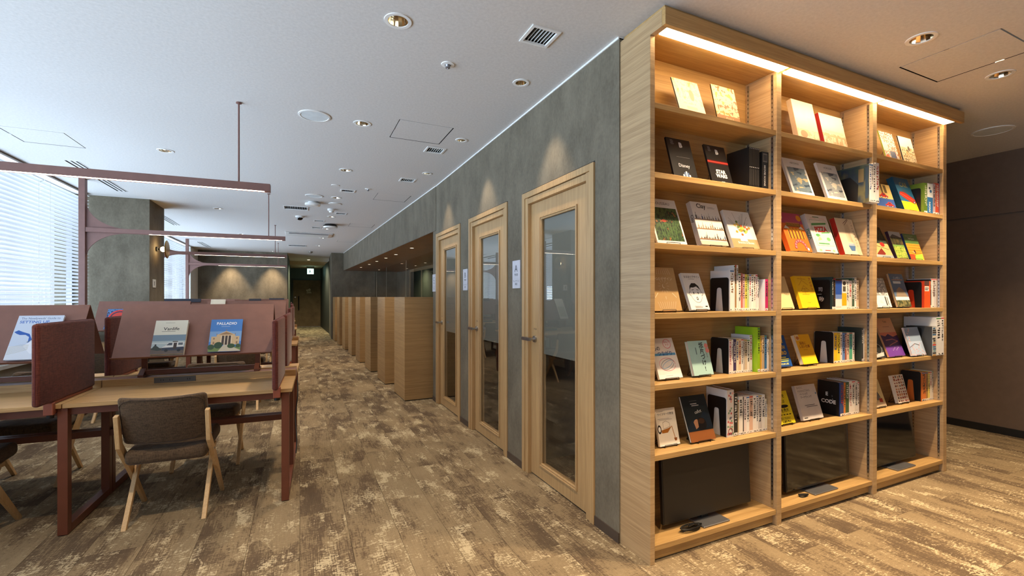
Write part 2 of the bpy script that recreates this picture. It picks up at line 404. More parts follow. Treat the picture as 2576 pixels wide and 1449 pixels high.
e.build('door_emblem', plain((196, 180, 150), .4), d)
# dark right-hand side of the lounge, and the walls behind the camera
rw = MB().box(6.09, 6.2, -3.4, 7.0, 0.0, 2.098).box(6.09, 6.2, -3.4, 7.0, 2.112, 2.70).box(6.105, 6.2, -3.4, 7.0, 2.09, 2.12)
struct('wall_right', rw, M_dark)
struct('baseboard_right', MB().box(6.075, 6.09, -3.4, 7, 0, .07), plain((26, 24, 23), .4))
struct('wall_passage_end', MB().box(4.3, 6.2, 7.0, 7.1, 0, 2.7), M_dark)
struct('wall_behind_bookcase', MB().box(1.56, 4.42, 1.965, 2.05, 0, 2.69).box(4.30, 4.42, 2.05, 7.0, 0, 2.69), M_dark)
struct('wall_rooms_back', MB().box(3.0, 3.1, 2.05, 5.57, 0, 2.6), plain((120, 118, 112), .8))
struct('wall_room_partition', MB().box(XW + .12, 3.0, 3.22, 3.28, 0, 2.6).box(XW + .12, 3.0, 4.43, 4.49, 0, 2.6), plain((120, 118, 112), .8))
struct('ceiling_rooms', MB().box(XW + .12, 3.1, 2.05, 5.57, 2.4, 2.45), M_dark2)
struct('wall_behind', MB().box(-2.95, 6.2, -3.5, -3.4, 0, 2.7), M_dark)
# baseboards along the door wall
bb = MB()
for a, b_ in zip(ys[0::2], ys[1::2]): bb.box(XW - .006, XW + .002, a, b_, 0, .055)
struct('baseboard_doors', bb, M_base)

# ------------------------------------------------------------------ window wall: frames, panes, sill wall
def window(n, X, y0, y1, npan):
    fr = MB().box(X - .22, X - .16, y0, y1, .74, .80).box(X - .22, X - .16, y0, y1, 2.66, 2.70)
    for k in range(npan + 1):
        y = y0 + (y1 - y0) * k / npan; fr.box(X - .22, X - .16, y - .03, y + .03, .74, 2.70)
    o = struct('window_%d' % n, fr, M_silver)
    for k in range(npan):
        a, b_ = y0 + (y1 - y0) * k / npan + .03, y0 + (y1 - y0) * (k + 1) / npan - .03
        MB().box(X - .195, X - .185, a, b_, .80, 2.66).build('pane', M_glass, o)
    return o
window(1, -2.60, 2.5, 8.03, 3); window(2, -2.72, 8.81, 14.95, 3); window(4, -2.60, -3.4, 2.5, 3)
struct('wall_window', MB().box(-2.95, -2.64, -3.4, 8.035, 0, .74).box(-2.95, -2.76, 8.81, 14.95, 0, .74), plaster('sill_wall', (170, 164, 152), (156, 150, 138), 4))
struct('trim_2', MB().box(-2.66, -2.56, -3.4, 8.035, .62, .655).box(-2.78, -2.66, 8.81, 14.95, .62, .655), plain((206, 202, 194), .5))
struct('trim_3', MB().box(-2.66, -2.60, -3.4, 8.035, 2.690, 2.70).box(-2.78, -2.72, 8.81, 14.95, 2.690, 2.70), plain((90, 96, 100), .4))

# ------------------------------------------------------------------ venetian blinds, one object per slat
def blind(X, y0, y1, label, ztop=2.688, zbot=.78, tilt=-27, step=.045):
    L = y1 - y0
    t = thing('venetian_blind', label, 'blind', (X, (y0 + y1) / 2, zbot), 0, 'white venetian blinds along the windows')
    MB().box(-.028, .028, -L / 2, L / 2, ztop - zbot - .018, ztop - zbot).build('head_rail', M_white, t)
    n = int((ztop - .025 - zbot) / step)
    prof = [(-.026, -.0015), (-.013, .001), (0, .002), (.013, .001), (.026, -.0015)]
    vs = [(x, y, z) for y in (-L / 2, L / 2) for x, z in prof]
    me = bpy.data.meshes.new('slat'); me.from_pydata(vs, [], [(k, k + 1, k + 6, k + 5) for k in range(4)]); me.materials.append(M_slat)
    for k in range(n):
        link('slat', me, t, (0, 0, .02 + k * step), (0, R(tilt), 0))
    MB().box(-.013, .013, -L / 2, L / 2, 0, .012).build('bottom_rail', M_white, t)
    nc = max(2, int(L / .55))
    for k in range(nc):
        y = -L / 2 + .12 + (L - .24) * k / (nc - 1)
        MB().tube([(.024, y, .005), (.024, y, ztop - zbot)], .0016, 4).tube([(-.024, y, .005), (-.024, y, ztop - zbot)], .0016, 4).build('ladder_cord', M_white, t)
    return t
blind(-2.60, 6.80, 7.98, 'white venetian blind next to the grey plaster pillar')
blind(-2.60, 5.00, 6.79, 'white venetian blind at the left edge, behind the lamp post')
blind(-2.60, 2.6, 4.99, 'white venetian blind on the window left of the desks, outside edge')
blind(-2.72, 8.86, 11.7, 'white venetian blind on the rear window just behind the pillar')
blind(-2.72, 11.72, 14.9, 'white venetian blind on the rear window beside the far wall')

# ------------------------------------------------------------------ text as flat mesh
_tc = {}
def text_mesh(s, size, align='CENTER', bold=0.0, spacing=1.0, line=1.0):
    key = (s, size, align, bold, spacing, line)
    if key in _tc: return _tc[key]
    cu = bpy.data.curves.new('t', 'FONT'); cu.body = s; cu.size = size; cu.align_x = align; cu.resolution_u = 2
    cu.offset = bold * size; cu.space_character = spacing; cu.space_line = line; cu.fill_mode = 'FRONT'
    ob = bpy.data.objects.new('t', cu); C.objects.link(ob)
    dg = bpy.context.evaluated_depsgraph_get(); me = ob.evaluated_get(dg).to_mesh()
    r = ([tuple(v.co) for v in me.vertices], [tuple(p.vertices) for p in me.polygons])
    ob.evaluated_get(dg).to_mesh_clear(); bpy.data.objects.remove(ob); bpy.data.curves.remove(cu)
    _tc[key] = r; return r

class Draw:
    """flat print: coloured shapes on a w x h sheet, layered a fraction of a millimetre apart; local x right, z up, facing -y"""
    def __init__(s, w, h): s.w = w; s.h = h; s.mb = MB(); s.mats = []; s.k = 0
    def mi(s, col):
        m = col if isinstance(col, bpy.types.Material) else plain(col, 0.4, var=0.0)
        if m not in s.mats: s.mats.append(m)
        return s.mats.index(m)
    def _y(s): s.k += 1; return -0.0002 - 0.00003 * s.k
    def poly(s, pts, col):
        y = s._y(); s.mb.add([(u * s.w, y, v * s.h) for u, v in pts], [tuple(range(len(pts)))], s.mi(col)); return s
    def rect(s, u0, v0, u1, v1, col): return s.poly([(u0, v0), (u1, v0), (u1, v1), (u0, v1)], col)
    def ell(s, cu, cv, ru, rv, col, n=22): return s.poly([(cu + ru * math.cos(2 * PI * k / n), cv + rv * math.sin(2 * PI * k / n)) for k in range(n)], col)
    def line(s, pts, wd, col):
        y = s._y(); i = s.mi(col)
        for (a, b), (c, d) in zip(pts, pts[1:]):
            p, q = Vector((a * s.w, b * s.h)), Vector((c * s.w, d * s.h)); t = q - p
            if t.length < 1e-9: continue
            n = Vector((-t.y, t.x)).normalized() * wd / 2; t = t.normalized() * wd / 2; p -= t; q += t
            s.mb.add([(p.x + n.x, y, p.y + n.y), (q.x + n.x, y, q.y + n.y), (q.x - n.x, y, q.y - n.y), (p.x - n.x, y, p.y - n.y)], [(0, 1, 2, 3)], i)
        return s
    def text(s, t, u, v, size, col, align='CENTER', bold=0.0, rot=0, sx=1.0, spacing=1.0, line=1.0):
        vs, fs = text_mesh(t, 1.0, align, bold, spacing, line); y = s._y(); c_, s_ = math.cos(R(rot)), math.sin(R(rot)); z = size * s.h
        s.mb.add([(u * s.w + (p[0] * sx * c_ - p[1] * s_) * z, y, v * s.h + (p[0] * sx * s_ + p[1] * c_) * z) for p in vs], fs, s.mi(col)); return s
    def vtext(s, t, u, v, size, col, bold=0.0, gap=1.0):
        for k, ch in enumerate(t): s.text(ch, u, v - k * size * gap, size, col, bold=bold)
        return s
    def bars(s, u0, u1, v, n, dv, col, wd=0.35, seed=1):
        r = random.Random(seed)
        for k in range(n):
            a = r.uniform(0, .15) * (u1 - u0); b = r.uniform(0, .3) * (u1 - u0)
            s.rect(u0 + a, v - k * dv, u1 - b, v - k * dv + dv * wd, col)
        return s
    def build(s, name, parent, **kw):
        return s.mb.build(name, s.mats, parent, recalc=False, **kw)

# ------------------------------------------------------------------ doors A, B, C
def make_door(n, c, letter):
    hw = .465
    fr = MB()
    for sgn in (-1, 1):
        a, b_ = sorted((c + sgn * hw, c + sgn * (hw - .042))); fr.box(XW - .012, XW + .10, a, b_, 0, 2.092)
        a, b_ = sorted((c + sgn * (hw - .038), c + sgn * (hw - .086))); fr.box(XW - .004, XW + .10, a, b_, 0, 2.05)
    fr.box(XW - .012, XW + .10, c - hw + .042, c + hw - .042, 2.050, 2.092).box(XW - .004, XW + .10, c - hw + .086, c + hw - .086, 2.004, 2.046)
    d = struct('door_%d' % n, fr, M_oakz, bevel=.002, seg=1)
    MB().box(XW + .002, XW + .09, c - hw - .008, c + hw + .008, 2.092, 2.1).box(XW + .002, XW + .09, c + hw, c + hw + .008, 0, 2.1).box(XW + .002, XW + .09, c - hw - .006, c - hw, 0, 2.1).build('shadow_gap', M_black, d)
    L = c - .379; H = c + .379; X0 = XW + .026; X1 = XW + .066
    lf = MB().box(X0, X1, L, L + .152, .010, 2.002).box(X0, X1, H - .152, H, .010, 2.002).box(X0, X1, L + .152, H - .152, .010, .118).box(X0, X1, L + .152, H - .152, 1.875, 2.002)
    lf.build('leaf', M_oakz, d)
    mo = MB()
    for k, (ins, x) in enumerate(((0, -.010), (.012, -.004))):
        y0, y1, z0, z1 = L + .152 - .018 + ins, H - .152 + .018 - ins, .118 - .018 + ins, 1.875 + .018 - ins
        for a in ((y0, y0 + .012, z0, z1), (y1 - .012, y1, z0, z1), (y0 + .012, y1 - .012, z0, z0 + .012), (y0 + .012, y1 - .012, z1 - .012, z1)):
            mo.box(X0 + x, X0 + .012, *a)
    mo.build('glazing_bead', M_oakz, d, bevel=.0025, seg=1)
    MB().box(X0 + .012, X0 + .017, L + .152, H - .152, .118, 1.875).build('pane', M_glass, d)
    MB().box(X0 + .022, X0 + .024, L + .152, H - .152, .905, 1.875).build('privacy_film', M_film, d)
    yh = c + .315; hd = MB().lathe([(0, X0 - .012), (.024, X0 - .012), (.026, X0)], 20, (0, yh, 1.005), axis='x')
    hd.tube([(X0 - .004, yh, 1.005), (X0 - .055, yh, 1.005)], .010, 10)
    hd.obox((X0 - .052, yh - .012, 1.005), (X0 - .052, yh + .115, 1.005), .024, .014, up=(0, 0, 1))
    hd.build('lever_handle', M_steel, d, bevel=0)
    t = Draw(.06, .02).text('PUSH', .5, .1, .9, (60, 52, 44), bold=.01)
    t.build('push_lettering', d, loc=(X0, c + .345, 1.07), rot=(0, 0, R(-90)))
    for z in (.25, 1.0, 1.78):
        MB().tube([(X0 - .008, c - .386, z - .05), (X0 - .008, c - .386, z + .05)], .007, 8).build('hinge', M_steel, d)
    # room sign
    s = thing('room_sign', {'A': 'white door sign with letter A between the two nearest doors', 'B': 'white door sign with letter B between the second and third doors', 'C': 'white door sign with letter C at the wall end beside the booths'}[letter], 'sign', (XW, c + .505 + .068 + (.0 if letter != 'C' else -.01), 1.381), 0, 'door signs')
    MB().box(-.008, 0, -.068, .068, 0, .218).build('plate', plain((196, 196, 204), .45), s, bevel=.0015, seg=1)
    g = Draw(.136, .218)
    g.text(letter, .5, .60, .34, (62, 66, 74), bold=.012).text('予約席', .5, .45, .10, (62, 66, 74), bold=.01).text('ウェブブース', .5, .23, .08, (62, 66, 74), bold=.006).text('専用', .5, .12, .09, (62, 66, 74), bold=.01)
    g.build('sign_lettering', s, loc=(-.008, .068, 0), rot=(0, 0, R(-90)))
mf, nt, b = newmat('privacy_film'); b.inputs['Base Color'].default_value = lin((106, 105, 93)); b.inputs['Roughness'].default_value = .7
M_film = mf
for n, (a, b_), l in zip((1, 2, 3), DOORS, 'ABC'): make_door(n, (a + b_) / 2, l)

# ------------------------------------------------------------------ solo booths in the recess
BO = [(1.195, 5.753), (1.156, 6.981), (1.122, 8.255), (1.086, 9.49), (1.05, 10.715), (1.015, 11.96), (.977, 13.17), (.94, 14.42)]
BL = ['nearest oak booth partition, beside the door sign C', 'second oak booth partition from the doors, with a pale wall switch', 'third oak booth partition from the doors, with a pale wall switch',
      'fourth oak booth partition counted from the doors', 'fifth oak booth partition counted from the doors', 'sixth oak booth partition counted from the doors', 'seventh oak booth partition, second before the recess end', 'eighth oak booth partition, last before the recess end wall']
for i, (x, y) in enumerate(BO):
    ln = .60 if i < 7 else .62
    t = thing('booth_partition', BL[i], 'partition', (x, y, 0), R(1.7), 'oak booth partitions')
    MB().box(0, .95, 0, ln, .012, 1.30).build('body', M_booth, t)
    MB().box(.004, .95, .004, ln - .004, 0, .012).build('toe_gap', M_black, t)
    MB().box(-.001, .951, -.001, ln + .001, 1.30, 1.312).build('top_edge', M_booth, t)
    if i in (1, 2):
        MB().box(.19, .25, -.008, 0, 1.17, 1.27).build('wall_switch', plain((222, 206, 196), .4), t, bevel=.002, seg=1)

t = thing('glass_screen', 'frameless clear glass screen standing behind the oak booth partitions', 'glass screen', (2.19, 5.75, 0))
for y0, y1 in ((0, 2.08), (2.09, 4.645), (4.655, 7.245), (7.255, 9.05), (9.06, 9.5)):
    MB().box(0, .010, y0, y1, .004, 2.385 - .245).build('pane', M_glass, t)
    MB().box(-.001, .011, y1 - .002, y1 + .008, .004, 2.14).build('joint', plain((160, 158, 140), .3), t)

# ------------------------------------------------------------------ ceiling fixtures
def downlight(i, x, y, r, label, power, ang=80, rot=(0, 0, 0), col=WARM2):
    t = thing('downlight', label, 'downlight', (x, y, 2.70), 0, 'recessed ceiling downlights')
    MB().lathe([(r + .016, 0), (r + .015, -.004), (r - .002, -.004), (r - .002, .002)], 28).build('trim_ring', M_whiteg, t, smooth=False)
    MB().lathe([(r - .002, .0), (r * .80, .035), (r * .55, .075), (r * .2, .09)], 14).build('reflector', M_refl, t, recalc=False)
    MB().lathe([(.001, .084), (r * .42, .084)], 16).build('lamp', emit('lamp_glow', (1.0, .78, .5), 6.0), t, recalc=False)
    l = spot('downlight_beam', (x, y, 2.692), power, col, ang, .75, rot, r * .6); l.parent = t; l.location = (0, 0, -.008)
nd = {0: 'nearest large downlight over the walkway, beside the square air grille', 1: 'walkway downlight beside the round ceiling speaker near the hatch', 2: 'third walkway downlight, between two square grilles', 3: 'fourth walkway downlight, just behind the small square grille', 4: 'fifth walkway downlight, in front of the black-rimmed disc', 5: 'sixth walkway downlight, before the ceiling air conditioner', 6: 'seventh walkway downlight, behind the ceiling air conditioner', 7: 'last walkway downlight, before the far corridor',
      8: 'small downlight in front of door A', 9: 'small downlight in front of door B', 10: 'small downlight in front of door C', 11: 'downlight above the second desk row, left of the hanging rod', 12: 'downlight beside the plaster pillar top', 13: 'small downlight above the third desk row', 14: 'downlight over the near desk, outside the picture',
      15: 'left downlight washing the far grey wall', 16: 'right downlight washing the far grey wall', 17: 'downlight beside the tan ceiling hatch, nearer the bookcase', 18: 'downlight at the right edge behind the tan ceiling hatch', 19: 'downlight in front of the left bookcase bay, above the picture', 20: 'walkway downlight above the camera', 21: 'downlight above the lounge, behind the camera', 22: 'downlight beyond the bookcase end, right of the picture', 23: 'added fill downlight facing the middle bookcase bay, outside the picture', 24: 'added fill downlight facing the right bookcase end, outside the picture', 25: 'added unseen fill downlight behind the camera on the right'}
for i, ((x, y), r) in enumerate(zip(DL, DLR)):
    p = P_SPOT
    if i in (8, 9, 10): downlight(i, x, y, r, nd[i], P_SPOT * .34, 56, (0, R(-12), 0))
    elif i in (15, 16): downlight(i, x, y, r, nd[i], P_SPOT * 3.0, 64, (R(3), 0, 0), WARM)
    elif i in (17, 18, 19): downlight(i, x, y, r, nd[i], P_SPOT * 2.1, 95, col=WARM)
    elif i >= 20: downlight(i, x, y, r, nd[i], P_SPOT * 1.5, 100, col=WARM)
    else: downlight(i, x, y, r, nd[i], p)

def vent(x, y, a, b_, n, label):
    t = thing('air_grille', label, 'grille', (x, y, 2.70), 0, 'white ceiling air grilles')
    f = MB(); wd = .016
    for q in ((-a, a, -b_, -b_ + wd), (-a, a, b_ - wd, b_), (-a, -a + wd, -b_ + wd, b_ - wd), (a - wd, a, -b_ + wd, b_ - wd)): f.box(q[0], q[1], q[2], q[3], -.006, .004)
    f.build('frame', M_whiteg, t)
    MB().box(-a + .012, a - .012, -b_ + .012, b_ - .012, .06, .064).build('duct', M_black, t)
    for k in range(n):
        xx = -a + wd + (2 * a - 2 * wd) * (k + .5) / n
        MB().obox((xx, -b_ + wd, .012), (xx, b_ - wd, .012), .020, .0022, up=(.30, 0, 1)).build('louvre', M_whiteg, t)
vl = ['square white air grille nearest the bookcase corner', 'square white air grille beside the large ceiling hatch', 'square white air grille in front of door C', 'small square grille beside the fourth walkway downlight', 'far small grille beside the smoke detector', 'far small grille behind the domed camera', 'far small grille before the ceiling air conditioner']
for (x, y, a, b_), l in zip(VENT, vl): vent(x, y, a, b_, 7, l)
for (x, y, a, b_), l in zip(WVENT, ['wide white air grille next to the domed camera', 'wide white air grille near the far corridor']): vent(x, y, a, b_, 13, l)
for k, l in enumerate(['triple slot air diffuser by the left window, behind the lamp post', 'triple slot air diffuser right behind the pillar', 'triple slot air diffuser beside the far wall']):
    t = thing('slot_diffuser', l, 'diffuser', (SLOT[3 * k + 1][0], (SLOT[3 * k][1] + SLOT[3 * k][2]) / 2, 2.70), 0, 'linear slot diffusers')
    for x, a, b_ in SLOT[3 * k:3 * k + 3]:
        dx = x - SLOT[3 * k + 1][0]; L = (b_ - a) / 2
        MB().box(dx - .008, dx + .008, -L, L, .03, .034).box(dx - .008, dx - .0075, -L, L, 0, .03).box(dx + .0075, dx + .008, -L, L, 0, .03).build('slot', M_black, t)
    MB().box(-.062, -.052, -L, L, -.002, .0).box(.052, .062, -L, L, -.002, 0).build('edge_strip', M_whiteg, t)
hl = ['ceiling access hatch nearest the door wall, above doors A and B', 'ceiling access hatch above the first booth', 'ceiling access hatch above the third booth', 'farthest ceiling access hatch over the booths', 'tan-lit ceiling access hatch right of the bookcase', 'bright ceiling access hatch by the left window']
for (x0, x1, y0, y1), l in zip(HATCH, hl):
    t = thing('ceiling_hatch', l, 'hatch', ((x0 + x1) / 2, (y0 + y1) / 2, 2.70), 0, 'ceiling access hatches')
    a, b_ = (x1 - x0) / 2, (y1 - y0) / 2; g = .008
    MB().box(-a + g, a - g, -b_ + g, b_ - g, .0005, .012).build('panel', M_ceil, t)
    MB().box(-a, a, -b_, b_, .014, .018).build('frame', M_dark2, t)
    MB().box(-a, -a + .007, -.012, .012, -.001, .006).build('latch', M_silver, t)
def disc(name, label, cat, x, y, prof, mat, group=None, extra=None):
    t = thing(name, label, cat, (x, y, 2.70), 0, group)
    MB().lathe(prof, 28).build('body', mat, t, smooth=False, recalc=False)
    if extra: extra(t)
    return t
def spk(x, y, r, l):
    t = disc('ceiling_speaker', l, 'speaker', x, y, [(r, 0), (r, -.005), (r - .014, -.007), (r - .016, -.004)], M_whiteg, 'round ceiling speakers')
    MB().lathe([(r - .016, -.0045), (.001, -.006)], 28).build('mesh_cover', plain((214, 220, 222), .7), t, recalc=False)
for a in ((.102, 3.793, .115, 'round white ceiling speaker left of the walkway downlight'), (.178, 6.80, .115, 'round white ceiling speaker above the wide air grille'), (5.239, 1.747, .13, 'round ceiling speaker in the dark right-hand ceiling')): spk(*a)
disc('ceiling_disc', 'flat white round ceiling cover beside the small grille', 'ceiling cover', .475, 7.25, [(.09, 0), (.088, -.008), (.001, -.010)], M_whiteg)
disc('ceiling_disc', 'small flat white round cover in front of the small grille', 'ceiling cover', .40, 6.05, [(.05, 0), (.048, -.004), (.001, -.005)], M_whiteg)
disc('access_point', 'thick white round device below the round speaker', 'access point', .17, 7.25, [(.06, 0), (.06, -.02), (.105, -.024), (.105, -.05), (.08, -.062), (.001, -.064)], M_whiteg)
disc('smoke_detector', 'white stepped smoke detector beside a far small grille', 'smoke detector', .45, 7.72, [(.055, 0), (.055, -.025), (.035, -.035), (.03, -.055), (.001, -.058)], M_whiteg)
t = disc('dome_camera', 'white domed security camera with dark lens near the wide grille', 'camera', 0.0, 8.62, [(.07, 0), (.07, -.02), (.05, -.03)], M_whiteg)
MB().lathe([(.05, -.03), (.045, -.05), (.025, -.066), (.001, -.07)], 20).build('dark_dome', M_blackp, t, smooth=True, recalc=False)
t = disc('ceiling_device', 'black-rimmed white round ceiling device before the air conditioner', 'ceiling device', .53, 9.35, [(.13, -.045), (.12, -.07), (.001, -.075)], M_whiteg)
MB().lathe([(.10, 0), (.10, -.02), (.125, -.022), (.13, -.045)], 28).build('black_rim', M_black, t, recalc=False)
disc('dome_sensor', 'small dark domed sensor before the far corridor', 'sensor', .30, 15.2, [(.06, 0), (.055, -.03), (.03, -.05), (.001, -.055)], plain((120, 112, 100), .3))
for (x, y), l in (((.80, 2.621), 'ceiling sprinkler head nearest the bookcase corner'), ((.795, 6.079), 'ceiling sprinkler head near the booth hatch')):
    t = disc('sprinkler', l, 'sprinkler', x, y, [(.04, 0), (.038, -.004), (.018, -.006)], M_whiteg, 'ceiling sprinklers')
    MB().lathe([(.016, -.004), (.012, -.014), (.014, -.016), (.014, -.022), (.006, -.024), (.001, -.03)], 14).build('nozzle', M_silver, t, recalc=False)
t = thing('air_conditioner', 'white rectangular ceiling air conditioner cassette far down the walkway', 'air conditioner', (.1925, 11.04, 2.70))
MB().box(-.47, .47, -.32, .32, -.014, -.001).build('panel', M_whiteg, t, bevel=.004, seg=1)
MB().box(-.40, .38, -.28, -.20, -.03, -.012).build('flap', plain((150, 150, 152), .5), t)
MB().box(.39, .46, -.30, .30, -.02, -.012).build('end_cap', plain((196, 176, 160), .5), t)
# recess downlights
for k, (x, y) in enumerate([(1.75, 6.2), (1.95, 6.5), (1.72, 7.7), (1.70, 9.0), (1.66, 9.9), (1.62, 10.9), (1.60, 12.0), (1.55, 13.3), (2.3, 11.4), (2.2, 14.3)]):
    t = thing('recess_downlight', '%s small warm downlight in the wooden recess ceiling, counted from the doors' % ORD[k], 'downlight', (x, y, 2.142), 0, 'downlights over the booths')
    MB().lathe([(.045, 0), (.043, -.003), (.032, -.003)], 20).build('trim_ring', plain((150, 130, 104), .4), t, recalc=False)
    MB().lathe([(.032, -.002), (.001, -.0022)], 16).build('lamp', emit('recess_glow', (1.0, .82, .6), 3.0), t, recalc=False)
    if k in (0, 3, 5, 7, 9): l = spot('recess_beam', (0, 0, -.01), 48, WARM2, 140, .8); l.parent = t
# exit sign
t = thing('exit_sign', 'glowing pale green exit sign hanging over the far corridor door', 'exit sign', (.40, 20.6, 2.57))
MB().box(-.15, .15, -.05, .05, -.03, 0).build('bracket', M_black, t)
MB().tube([(0, 0, -.03), (0, 0, -.09)], .02, 8).build('stem', M_silver, t)
MB().box(-.12, .12, -.02, .02, -.31, -.09).build('lit_panel', emit('exit_green', (.55, 1.0, .85), 4.0), t, bevel=.004, seg=1)
g = Draw(.24, .22).ell(.42, .74, .07, .075, (20, 120, 80)).poly([(.3, .62), (.5, .66), (.62, .5), (.55, .46), (.5, .52), (.48, .42), (.66, .28), (.6, .18), (.44, .34), (.3, .18), (.2, .22), (.36, .42), (.36, .54), (.24, .48), (.2, .54)], (20, 120, 80)).line([(.72, .15), (.72, .85), (.9, .85)], .008, (20, 120, 80))
g.build('running_figure', t, loc=(-.12, -.02, -.31))
l = spot('exit_glow', (0, -.05, -.35), 10, (.6, 1, .7), 150, 1.0); l.parent = t

t = thing('downlight', 'downlight in the far corridor before the exit sign', 'downlight', (.3, 18.6, 2.70), 0, 'recessed ceiling downlights')
MB().lathe([(.068, 0), (.066, -.004), (.05, -.004)], 24).build('trim_ring', M_whiteg, t, recalc=False)
MB().lathe([(.05, -.003), (.001, -.0035)], 20).build('lamp', emit('lamp_glow', (1.0, .78, .5), 6.0), t, recalc=False)
l = spot('corridor_beam', (0, 0, -.02), P_SPOT * 3.6, (1.0, .93, .62), 150, .8); l.parent = t

# ------------------------------------------------------------------ bookcase
BX = [1.549, 1.579, 2.484, 2.525, 3.451, 3.498, 4.376, 4.424]     # panel edges
YF, YBK = 1.727, 1.930
SZ = [2.272, 1.929, 1.580, 1.233, .880, .533, .090]                # shelf tops
bk = thing('bookcase', 'tall oak three-bay bookcase lit from its top canopy', 'bookcase', (BX[0], YF, 0))
def W2(mb): mb.v = [(x - BX[0], y - YF, z) for x, y, z in mb.v]; return mb
W2(MB().box(BX[0], BX[1], YF, 1.975, 0, 2.592)).build('side_panel', M_oakh, bk, bevel=.0012, seg=1)
W2(MB().box(BX[6], BX[7], YF, 1.965, 0, 2.63)).build('side_panel', M_oakh, bk, bevel=.0012, seg=1)
for a, b_ in ((BX[2], BX[3]), (BX[4], BX[5])): W2(MB().box(a, b_, YF, YBK, 0, 2.614)).build('upright', M_oakh, bk, bevel=.0012, seg=1)
W2(MB().box(BX[1], BX[6], YBK, YBK + .02, 0, 2.64)).build('back_panel', M_oak, bk)
for bay in range(3):
    a, b_ = BX[1 + 2 * bay], BX[2 + 2 * bay]
    for z in SZ: W2(MB().box(a + .001, b_ - .001, YF + .003, YBK, z - .028, z)).build('shelf', M_oak, bk, bevel=.0012, seg=1)
    W2(MB().box(a + .001, b_ - .001, YF + .025, YF + .04, 0.008, .062)).build('plinth', M_oak, bk)
    W2(MB().box(a, b_, YF + .002, YBK, 2.614, 2.632)).build('top_board', M_oak, bk)
    for xs in (a, b_):
        sgn = 1 if xs == a else -1
        for yr in (1.754, 1.911):
            x0, x1 = sorted((xs, xs + sgn * .0025)); rl = W2(MB().box(x0, x1, yr - .007, yr + .007, .10, 2.60)).build('shelf_standard', M_steel, bk)
            sl = MB()
            for k in range(96):
                z = .11 + k * .0258; x0, x1 = sorted((xs + sgn * .002, xs + sgn * .003)); sl.box(x0, x1, yr - .002, yr + .002, z, z + .0105)
            tag(W2(sl).build('standard_slots', M_black, rl, recalc=False), kind='stuff')
# canopy with a light cove
W2(MB().box(BX[0], BX[7], 1.625, 1.648, 2.592, 2.672)).build('canopy_fascia', M_oak, bk, bevel=.001, seg=1)
W2(MB().box(BX[0], BX[1], 1.648, 1.975, 2.592, 2.672)).build('canopy_cheek', M_oakh, bk)
W2(MB().box(BX[6] + .01, BX[7], 1.648, 1.965, 2.63, 2.672)).build('canopy_cheek', M_oakh, bk)
W2(MB().box(BX[1], BX[6] + .01, 1.648, 1.94, 2.655, 2.672)).build('canopy_roof', M_oak, bk)
W2(MB().box(BX[0] + .02, BX[7] - .02, 1.650, 1.95, 2.672, 2.699)).build('ceiling_filler', M_oak, bk)
M_led = emit('cove_led', (1.0, .69, .34), 20.0)
for a, b_ in ((1.60, 2.49), (2.53, 3.46), (3.50, 4.37)):
    W2(MB().box(a, b_, 1.658, 1.722, 2.603, 2.612)).build('led_strip', M_led, bk)

# ------------------------------------------------------------------ monitors stored in the bottom row
def monitor(x0, x1, zb, zt, Y, bx0, bx1, label, lean, gloss):
    t = thing('monitor', label, 'monitor', ((bx0 + bx1) / 2, 1.80, .0905), 0, 'monitors stored in the bottom row')
    cx = (bx0 + bx1) / 2; w = x1 - x0; H = zt - zb
    scr = MB().box(x0 - cx, x1 - cx, 0, .024, 0, H).build('screen_housing', M_black, t, loc=(0, Y - 1.80, zb - .0905), rot=(R(-lean), 0, 0), bevel=.003, seg=1)
    MB().box(x0 - cx + .006, x1 - cx - .006, -.0012, 0, .008, H - .006).build('display', gloss, scr)
    MB().box(bx0 - cx, bx1 - cx, -.052, .075, 0, .009).build('stand_base', M_silver, t, bevel=.003, seg=1)
    MB().box(-.025, .025, .03, .062, .009, zb - .0905 + .08).build('stand_neck', M_black, t, bevel=.003, seg=1)
M_matte = plain((34, 31, 29), .5, var=0, name='matte_screen')
monitor(1.712, 2.375, .125, .475, 1.808, 1.935, 2.13, 'matte grey-black monitor in the left bay bottom, with a coiled cable', 3, M_matte)
monitor(2.69, 3.34, .118, .468, 1.808, 2.875, 3.11, 'glossy black monitor in the middle bay bottom', 2, M_blackp)
monitor(3.535, 4.19, .118, .47, 1.812, 3.80, 4.04, 'glossy black monitor in the right bay bottom', 5, M_blackp)
cb = MB(); rr = random.Random(3)
for k in range(5):
    a0 = rr.uniform(0, 6); pts = []
    for i in range(20):
        a = a0 + i / 20 * 2 * PI; pts.append((1.862 + (.055 + .004 * k) * math.cos(a) * (1 + .1 * math.sin(3 * a)), 1.764 + (.014 + .002 * k) * math.sin(a), .0965 + .004 * k + .003 * math.sin(2 * a + k)))
    cb.tube(pts, .0032, 5, closed=True)
cb.tube([(1.85, 1.775, .11), (1.88, 1.77, .118), (1.91, 1.772, .108)], .006, 6)
tag(cb.build('power_cable', M_black), 'black coiled power cable beside the matte monitor base', 'cable')
cb = MB()
for k in range(3): cb.tube([(2.80 + .03 * math.cos(a / 14 * 2 * PI + k), 1.775 + .012 * math.sin(a / 14 * 2 * PI), .094 + .005 * k) for a in range(14)], .003, 5, closed=True)
tag(cb.build('power_cable', M_black), 'short black cable coil under the middle glossy monitor', 'cable')

